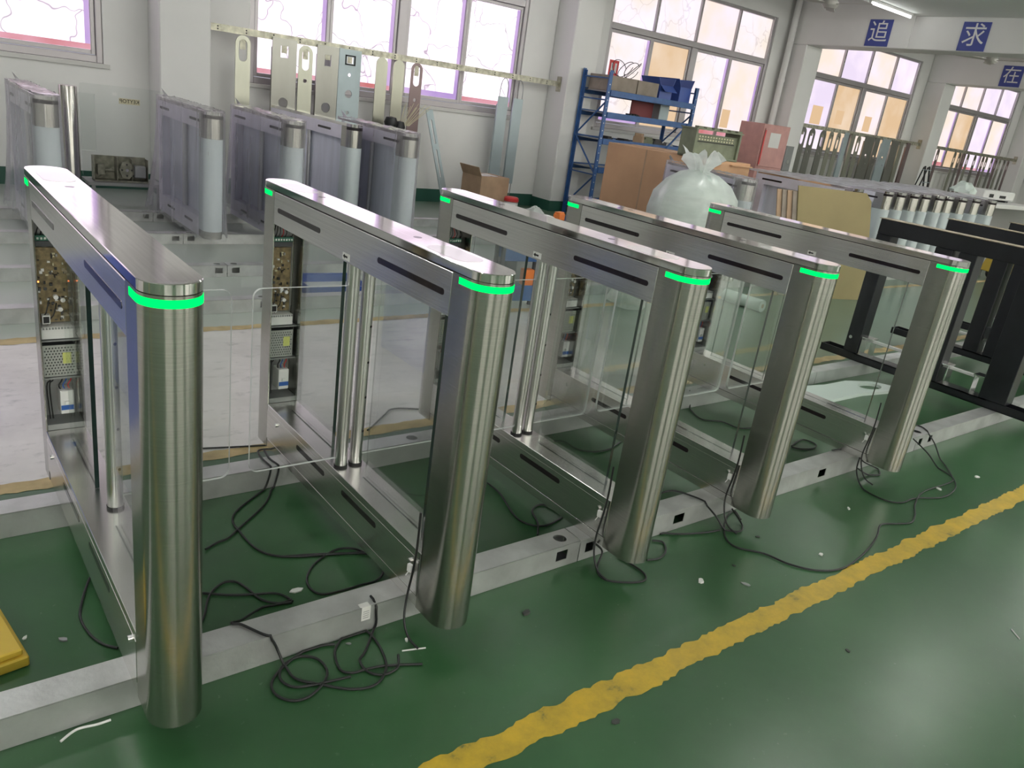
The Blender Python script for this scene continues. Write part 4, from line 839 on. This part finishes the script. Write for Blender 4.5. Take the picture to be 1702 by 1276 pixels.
# leaning slotted strip, open carton, red lid, brush
t = thing('slotted_strip', 'dark slotted metal strip leaning on the wall under the second window', 'metal strip', (5.56, 7.34, .0))
T = Matrix.Rotation(-.24, 4, 'X') @ Matrix.Rotation(-.18, 4, 'Y')
plate('strip', [(-.05, .01), (.05, .01), (.05, 1.24), (-.05, 1.24)], [rrect(-.014, .014, .40, .75, .01, 3), rrect(-.014, .014, .82, 1.12, .01, 3)], .012, 'panel_c', t, T @ T_XZ)
t = carton(5.93, 7.05, .165, .46, .40, .33, 'card_tan', 'open brown carton with striped tape on the floor below the rail', .05, 1)
MB().box(-.20, -.02, -.12, .12, .331, .334).box(.02, .10, -.12, .12, .331, .334).build('tape', 'paper', t); MB().box(-.222, .222, -.192, .192, .322, .33).build('lid', 'card_tan', t)
tag(place(MB().box(-.30, .30, -.25, .25, 0, .13).box(-.28, .28, -.255, -.25, .03, .10).build('wooden_crate', 'card_dark', bevel=.004), (5.95, 7.05, 0)), 'low brown crate under the open carton', 'crate')
t = thing('red_lid_jar', 'small jar with a bright red lid next to the open carton', 'jar', (6.12, 6.70, .0)); MB().lathe([(.001, 0), (.085, 0), (.09, .03), (.09, .22), (.07, .23)], seg=20).build('jar', 'white', t, smooth=40); MB().lathe([(.001, .285), (.08, .285), (.095, .27), (.095, .231), (.001, .231)], seg=20).build('lid', 'red', t, smooth=40)
t = thing('brush_bundle', 'dark broom head with pale bristles behind the wrapped gates', 'brush', (4.72, 7.30, .0))
MB().tube([(0, 0, .0), (.0, 0, .95)], .016, 8).build('stick', 'card_tan', t)
m = MB().lathe([(.001, -.07), (.06, -.06), (.085, 0), (.06, .06), (.001, .07)], (-.10, 0, 1.0), 16).lathe([(.001, -.07), (.05, -.06), (.07, 0), (.05, .06), (.001, .07)], (.02, 0, .96), 16); m.build('head', 'black', t, smooth=50)
for k in range(14): MB().tube([(.02 + .01 * k, 0, .98), (.07 + .028 * k, .02 * math.sin(k), 1.22 + .03 * math.sin(k * 2))], .003, 5).build('bristle', 'label_c', t)

# ---------------------------------------------------------------- far left: lone post with acrylic wing and open mechanism
t = thing('barrier_post', 'lone round stainless steel barrier post by the wall', 'post', (1.045, 6.38, 0))
MB().lathe([(.001, 0), (.10, 0), (.10, .012), (.069, .014), (.069, 1.06), (.066, 1.066), (.001, 1.066)], seg=32).build('tube', 'steel_col', t, smooth=35)
g = MB().box(.075, .20, -.005, .005, .55, 1.02).build('acrylic_wing', ['acrylic', 'acrylic_edge'], t)
for p_ in g.data.polygons: p_.material_index = 0 if abs(p_.normal.y) > .5 else 1
t = thing('mechanism_bench', 'low grey bench frame below the acrylic panel', 'bench', (1.52, 6.76, 0))
MB().box(-.30, .34, -.14, .19, .215, .245).build('bench_top', 'grey', t, bevel=.003)
for x in (-.26, .30):
    for y in (-.11, .16): MB().box(x - .015, x + .015, y - .015, y + .015, 0, .2145).build('leg', 'grey', t)
t = thing('gate_mechanism', 'old open gate mechanism with a round hub on the low bench', 'mechanism', (1.50, 6.74, .2455))
MB().box(-.22, .24, .06, .065, 0, .22).box(-.22, .24, -.05, .06, 0, .012).box(-.22, -.216, -.05, .06, 0, .22).box(-.03, -.022, -.05, .06, 0, .22).box(.10, .104, -.05, .06, 0, .21).box(.236, .24, -.05, .06, 0, .21).build('housing', 'mech', t)
hub = MB().prism([(.055 + .065 * math.cos(a) * (1 if i % 2 else .9), .11 + .085 * math.sin(a) * (1 if i % 2 else .9)) for i, a in enumerate([2 * PI * k / 14 for k in range(14)])], -.05, -.03, T=T_XZ).build('hub_plate', 'mech', t)
for k in range(4): MB().cyl((.055 + .042 * math.cos(k * PI / 2), -.0505, .11 + .05 * math.sin(k * PI / 2)), .009, .002, 'y', 10).build('hub_hole', 'gasket', hub)
MB().cyl((.055, -.055, .11), .014, .01, 'y', 12).build('hub_axle', 'chrome', hub)
MB().tube([(-.16, -.03, .10), (-.05, -.03, .10)], .012, 8).box(-.19, -.13, -.045, .0, .06, .15).tube([(-.19, -.02, .03), (-.06, -.02, .12)], .008, 6).build('lever', 'mech', t, bevel=0)
MB().box(.12, .225, -.045, .05, .04, .15).build('motor', 'grey', t, bevel=.008)
t = thing('acrylic_panel', 'clear acrylic panel with a mirrored cream sticker standing by the wall', 'acrylic panel', (1.61, 6.93, .2455))
g = MB().prism(rrect(-.38, .36, 0, .83, .03, 4), -.005, .005, 1, T_XZ, 0).build('panel', ['acrylic', 'acrylic_edge'], t)
for p_ in g.data.polygons: p_.material_index = 0 if abs(p_.normal.y) > .5 else 1
s_ = MB().box(-.055, .125, -.0072, -.0052, .68, .73).build('sticker', 'label_c', t)
text('lettering', 'KEYTOP', .046, 'gasket', s_, Matrix(((-1, 0, 0, .035), (0, 0, 1, -.0085), (0, 1, 0, .705), (0, 0, 0, 1))))
MB().box(-.11, -.07, -.007, -.0052, .745, .775).build('white_tag', 'paper', t)

# ---------------------------------------------------------------- between the rows
t = thing('blue_trolley', 'small blue two-tier trolley behind the second and third gates', 'trolley', (3.42, 3.08, 0), -.15)
for x in (-.17, .17):
    for y in (-.05, .05): MB().box(x - .012, x + .012, y - .012, y + .012, 0, .46).build('leg', 'darkgrey', t)
MB().box(-.157, .157, -.06, .06, .37, .46).box(-.157, .157, -.065, -.0605, .36, .465).build('upper_tray', 'bluepaint', t, bevel=.003); MB().box(-.157, .157, -.06, .06, .07, .17).box(-.15, .15, -.065, -.0605, .06, .18).build('lower_tray', 'bluepaint', t, bevel=.003)
tag(place(MB().box(-.04, .04, -.035, .035, 0, .12).box(-.03, .03, -.037, -.035, .02, .1).build('orange_case', 'orange', bevel=.004), (3.50, 3.06, .1725), -.15), 'orange plastic case on the blue trolley', 'case')
t = thing('blue_tray', 'shallow clear tray with blue rims on the floor behind the second gate', 'tray', (2.20, 3.72, 0), -.05)
MB().box(-.20, .24, -.2, -.19, 0, .07).box(-.20, .24, .19, .2, 0, .07).box(-.21, -.20, -.2, .2, 0, .07).box(.24, .25, -.2, .2, 0, .07).build('rim', 'blueplastic', t); MB().box(-.20, .24, -.19, .19, .001, .006).build('base', 'white', t)
tag(place(MB().prism(rrect(-.06, .06, -.03, .03, .02, 4), 0, .03).build('tape_roll', 'label_c', bevel=.004), (2.24, 3.66, .0065), .3), 'cream packet lying in the blue rimmed tray', 'packet')
def crumple(name, label, x, y, r, h, mat, seed, z=0, cat='plastic bag'):
    rnd = random.Random(seed); m = MB(); n = 14; rows = [(1.0, 0), (1.05, .3), (.8, .7), (.45, 1.0), (.02, 1.05)]
    vs = [(r * k_ * (1 + rnd.uniform(-.22, .22)) * math.cos(2 * PI * i / n), r * .7 * k_ * (1 + rnd.uniform(-.22, .22)) * math.sin(2 * PI * i / n), 0 if zz_ == 0 else h * zz_ * (1 + rnd.uniform(-.2, .2))) for k_, zz_ in rows for i in range(n)]
    m.add(vs, [(j * n + i, j * n + (i + 1) % n, (j + 1) * n + (i + 1) % n, (j + 1) * n + i) for j in range(len(rows) - 1) for i in range(n)])
    return tag(place(m.build(name, mat), (x, y, z), seed), label, cat)
crumple('crumpled_bag', 'crumpled white plastic bag on the floor behind the third gate', 4.56, 2.98, .22, .16, 'bag', 1)
crumple('plastic_packet', 'crumpled white packet on the parts bin behind the third gate', 4.05, 3.74, .10, .09, 'bag', 2, .5455)
t = thing('parts_bin', 'grey parts bin full of small packets behind the third gate', 'bin', (4.18, 3.74, 0), -.1)
MB().box(-.34, .34, -.18, .18, 0, .50).build('bin_body', 'grey', t, bevel=.004); MB().box(-.33, .33, -.17, .17, .5005, .545).build('bin_top', 'darkgrey', t, bevel=.004)
for x, y, w, d, h, mat, lb in ((4.31, 3.71, .10, .06, .07, 'orange', 'orange box on the parts bin'), (4.42, 3.69, .08, .08, .05, 'blueplastic', 'blue packet on the parts bin'), (4.18, 3.76, .16, .10, .03, 'white', 'white flat packet on the parts bin'), (3.90, 3.80, .05, .06, .06, 'paper', 'small paper box on the parts bin')):
    tag(place(MB().box(-w / 2, w / 2, -d / 2, d / 2, 0, h * .8).prism(rrect(-w * .45, w * .45, -d * .45, d * .45, d * .2, 3), h * .8, h).build('small_packet', mat, bevel=.002), (x, y, .5455), x * 3), lb, 'packet')
t = thing('foam_roll', 'white foam roll lying on the floor behind the fourth gate', 'foam roll', (5.77, 2.70, 0), -1.5)
MB().cyl((-.20, 0, .055), .055, .4, 'x', 20).build('roll', 'foam', t, smooth=40); MB().cyl((.199, 0, .055), .02, .002, 'x', 12).build('core', 'card_tan', t)
# white foam with an oval hole on the floor
m = [(-.62, .02), (-.3, .14), (-.05, .12), (.2, .15), (.42, .10), (.50, .0), (.40, -.07), (.1, -.06), (-.25, -.10), (-.5, -.07)]
o = plate('foam_sheet', m, [[(.30 + .10 * math.cos(a), .03 + .055 * math.sin(a)) for a in [2 * PI * k / 18 for k in range(18)]]], .02, 'foam', None, Matrix.Identity(4)); place(o, (4.45, .90, .0105), -.12)
tag(o, 'white foam sheet with an oval hole on the floor beside the fifth gate', 'foam sheet')
# pallet truck glimpsed through the black frames
t = thing('pallet_truck', 'yellow pallet truck glimpsed through the black frames', 'pallet truck', (12.3, 3.0, 0), -.4)
MB().prism([(-.35, .10), (.30, .10), (.30, .30), (.05, .62), (-.05, .62), (-.30, .25)], -.12, .12, T=T_XZ).build('body', 'yellow', t, bevel=.01); MB().cyl((.45, -.06, .16), .16, .10, 'y', 24).build('wheel', 'black', t, smooth=40); MB().cyl((-.22, -.05, .09), .09, .08, 'y', 20).build('wheel', 'black', t, smooth=40)
MB().box(-.28, -.02, -.16, -.121, .32, .46).build('motor_cover', 'blueplastic', t, bevel=.01)
# things at the far right
t = thing('step_ladder', 'aluminium step ladder by the farthest windows', 'ladder', (17.3, 6.9, 0), .2)
for s in (-1, 1): MB().tube([(s * .22, -.25, 0), (s * .17, 0, 1.32)], .018, 6).build('rail', 'black', t); MB().tube([(s * .2, .25, 0), (s * .16, .02, 1.30)], .014, 6).build('rear_leg', 'black', t)
for k in range(5): MB().box(-.2, .2, -.25 + .19 * .25 * (k + 1) - .04, -.25 + .19 * .25 * (k + 1) + .04, .25 * (k + 1) - .012, .25 * (k + 1)).build('step', 'panel_c', t)
t = thing('white_printer', 'white desktop device lying on the stored gates at the right edge', 'device', (13.1, 3.9, 1.0), -.1)
MB().box(-.45, .45, -.2, .2, .03, .16).build('body', 'white', t, bevel=.015); MB().box(-.3, -.18, -.2035, -.2, .06, .11).box(.0, .18, -.2035, -.2, .06, .10).build('display', 'gasket', t)
for s in (-.35, .35): MB().box(s - .04, s + .04, -.15, .15, 0, .0295).build('foot', 'darkgrey', t)
tag(place(MB().box(-.8, .9, -.5, .5, .94, .999).box(-.75, -.68, -.45, .45, 0, .94).box(.78, .85, -.45, .45, 0, .94).build('work_table', 'white', bevel=.004), (13.1, 3.9, 0), -.05), 'white work table under the desktop device', 'table')
crumple('foam_offcut', 'white foam offcut lying on the stored gates', 11.9, 3.75, .16, .13, 'foam', 5, 1.09, 'foam')

# ---------------------------------------------------------------- cables and floor clutter
CL = {'A': 'black cable curving from the second channel between the first two gates', 'B': 'black cable running back under the nearest gate', 'C': 'black cable looped beside the lower beam of the second gate', 'D': 'black cable arching beside the nearest column to the power strip', 'E': 'straight black cable from the nearest gate to the power strip', 'F': 'black cable crossing the front channel into the coil on the floor', 'G': 'black cable hanging over the channel past the white label', 'H': 'black cable coiled in two rings before the front channel', 'I': 'long black cable sweeping towards the yellow line', 'J': 'black cable looping right of the fifth gate', 'K': 'short black cable loop at the foot of the fifth gate', 'L': 'black cable draped over the channel at the fourth gate', 'M': 'thin black wire along the channel before the fourth gate', 'N': 'black cable on the floor between the second and third gates', 'O': 'short curled cable behind the round channel hole', 'P': 'black cable loop at the foot of the third gate', 'Q': 'short black cable bend right of the third gate', 'R': 'black cable on the floor behind the third gate', 'S': 'black cable on the floor inside the wide lane', 'T': 'small black cable ring inside the wide lane', 'U': 'dark cable on the floor left of the nearest gate', 'V': 'black cable lying over the aisle line behind the second gate', 'W': 'dark cable along the aisle line behind the first gate'}
def off_channels(pts):
    out = []
    for p in pts:
        q = Vector(p)
        for a, c in ((.1984, .2856), (1.09, 1.1772)):
            if a - .0045 < q.y < c + .0045 and q.z < .0905:
                if q.y < a + .025 and q.z < .08: q.y = a - .0045
                elif q.y > c - .025 and q.z < .08: q.y = c + .0045
                else: q.z = .0905
        out.append(q)
    return out
for k, pts in CABLES.items():
    tag(MB().tube(off_channels(smooth_path(pts, 6)), .0036, 8).build('cable', 'black', smooth=60), CL[k], 'cable', 'black cables on the floor')
for i, nm in ((1, 'second'), (2, 'third'), (3, 'fourth'), (4, 'fifth')):
    x = GX[i] - R - .006; z0 = HB
    pts = [(x, .150, z0 + .30), (x - .002, .146, z0 + .20), (x - .004, .15, z0 + .12), (x - .012, .155, z0 + .03), (x - .03, .13, .06), (x - .03, .10, .02), (x - .02, .06, .0045)]
    tag(MB().tube(smooth_path(pts, 6), .0034, 8).build('cable', 'black', smooth=60), 'black cable hanging down the front column of the %s gate' % nm, 'cable', 'cables hanging on the gates')
    t = thing('wire_connector', 'white wire connector hanging beside the lock of the %s gate' % nm, 'connector', (x - .006, .163, z0 + .118), .2, 'white wire connectors')
    MB().box(-.006, .004, -.008, .008, -.012, .012).build('plug', 'white', t, bevel=.001); MB().tube([(0, .004, -.012), (-.003, .012, -.03)], .0018, 6).build('lead', 'white', t)
def power_strip(x, y, rz, label):
    t = thing('power_strip', label, 'power strip', (x, y, 0), rz)
    MB().prism(rrect(-.11, .11, -.028, .028, .012, 4), 0, .034).build('body', 'yellow', t, bevel=.003)
    for k in range(4): MB().box(-.085 + .05 * k, -.06 + .05 * k, -.012, .012, .0345, .036).build('socket', 'label_c', t)
power_strip(.655, .322, .0, 'yellow power strip behind the front channel beside the second gate'); power_strip(2.17, .322, .0, 'yellow power strip behind the front channel at the fourth gate')
tag(place(MB().box(-.06, .10, -.12, .12, 0, .03).prism([(-.05, -.11), (.09, -.11), (.09, .11), (-.05, .11)], .03, .05).build('yellow_block', 'yellow', bevel=.004), (-.22, .56, 0), .15), 'yellow plastic block on the floor at the left edge', 'block')
t = thing('paper_label', 'small white printed label stuck over the front channel edge', 'label', (.682, .1975, HB))
MB().box(-.014, .014, -.0012, 0, -.045, .001).build('face', 'paper', t); MB().box(-.018, .012, 0, .018, .0003, .0012).build('folded_flap', 'paper', t)
for k in range(4): MB().box(-.009, .009, -.0016, -.0012, -.016 - .007 * k, -.0145 - .007 * k).build('printed_line', 'grey', t)
SC = [(.59, .46, .022, 'paper', 'white paper scrap behind the front channel'), (.77, .11, .010, 'paper', 'tiny white scrap near the second column'), (.62, .17, .008, 'grey', 'small grey nut by the front channel'), (1.83, -.09, .020, 'paper', 'clear plastic clip on the floor between the third gate and yellow line'), (1.97, -.18, .020, 'grey', 'grey plastic scrap beside the clear clip'), (2.43, -.19, .014, 'paper', 'white scrap inside the sweep of the long cable'), (3.59, -.11, .016, 'paper', 'white scrap by the crossing cables'), (3.97, -.13, .022, 'paper', 'white paper square near the far end of the yellow line'), (-.10, .57, .010, 'paper', 'white scrap left of the nearest gate'), (-.02, .52, .014, 'grey', 'grey clip left of the nearest gate'), (1.16, .05, .018, 'scrap', 'dark scrap on the floor right of the second column'), (2.03, -.08, .010, 'scrap', 'dark crumb between the clip and the cable'), (1.09, -.42, .018, 'scrap', 'dark leaf shaped scrap in front of the yellow line'), (1.97, -.57, .012, 'scrap', 'dark crumb right of the yellow line'), (2.30, .01, .012, 'scrap', 'dark scrap before the fourth gate'), (2.92, -.02, .012, 'paper', 'pale crumbs before the fifth gate')]
for k, (x, y, r, mat, lb) in enumerate(SC):
    rnd = random.Random(k); n = 6; m = MB().prism([(r * rnd.uniform(.6, 1.1) * math.cos(2 * PI * i / n), .6 * r * rnd.uniform(.6, 1.1) * math.sin(2 * PI * i / n)) for i in range(n)], 0, .0025 + .25 * r * rnd.random())
    tag(place(m.build('floor_scrap', mat), (x, y, .0003), k * 1.3), lb, 'scrap', 'scraps on the floor')
tag(MB().tube([(.735, .075, .003), (.80, .055, .003)], .0022, 6).build('cable_tie', 'white'), 'white cable tie on the floor at the second column', 'cable tie')
tag(MB().tube([(2.61, -.84, .002), (2.645, -.80, .002)], .0022, 6).build('cable_tie', 'white'), 'white cable tie at the right beyond the yellow line', 'cable tie')
tag(MB().tube(smooth_path([(-.085, .165, .003), (-.05, .185, .003), (-.01, .18, .003), (.02, .18, .003)]), .003, 6).build('cable_tie', 'white'), 'white strip on the floor before the nearest channel', 'cable tie')
# blue crate that mirrors in the nearest gate, left of the frame
t = thing('blue_crate', 'blue plastic bin left of the nearest gate', 'bin', (-.44, 2.12, 0), .0)
MB().box(-.22, .22, -.35, -.34, 0, .55).box(-.22, .22, .34, .35, 0, .55).box(-.22, -.21, -.34, .34, 0, .55).box(.21, .22, -.34, .34, 0, .55).box(-.22, .22, -.35, .35, 0, .01).build('bin_body', 'bluebin', t, bevel=.002)
MB().box(-.24, .24, -.37, -.35, .52, .55).box(-.24, .24, .35, .37, .52, .55).box(-.24, -.22, -.35, .35, .52, .55).box(.22, .24, -.35, .35, .52, .55).build('rim', 'bluebin', t)
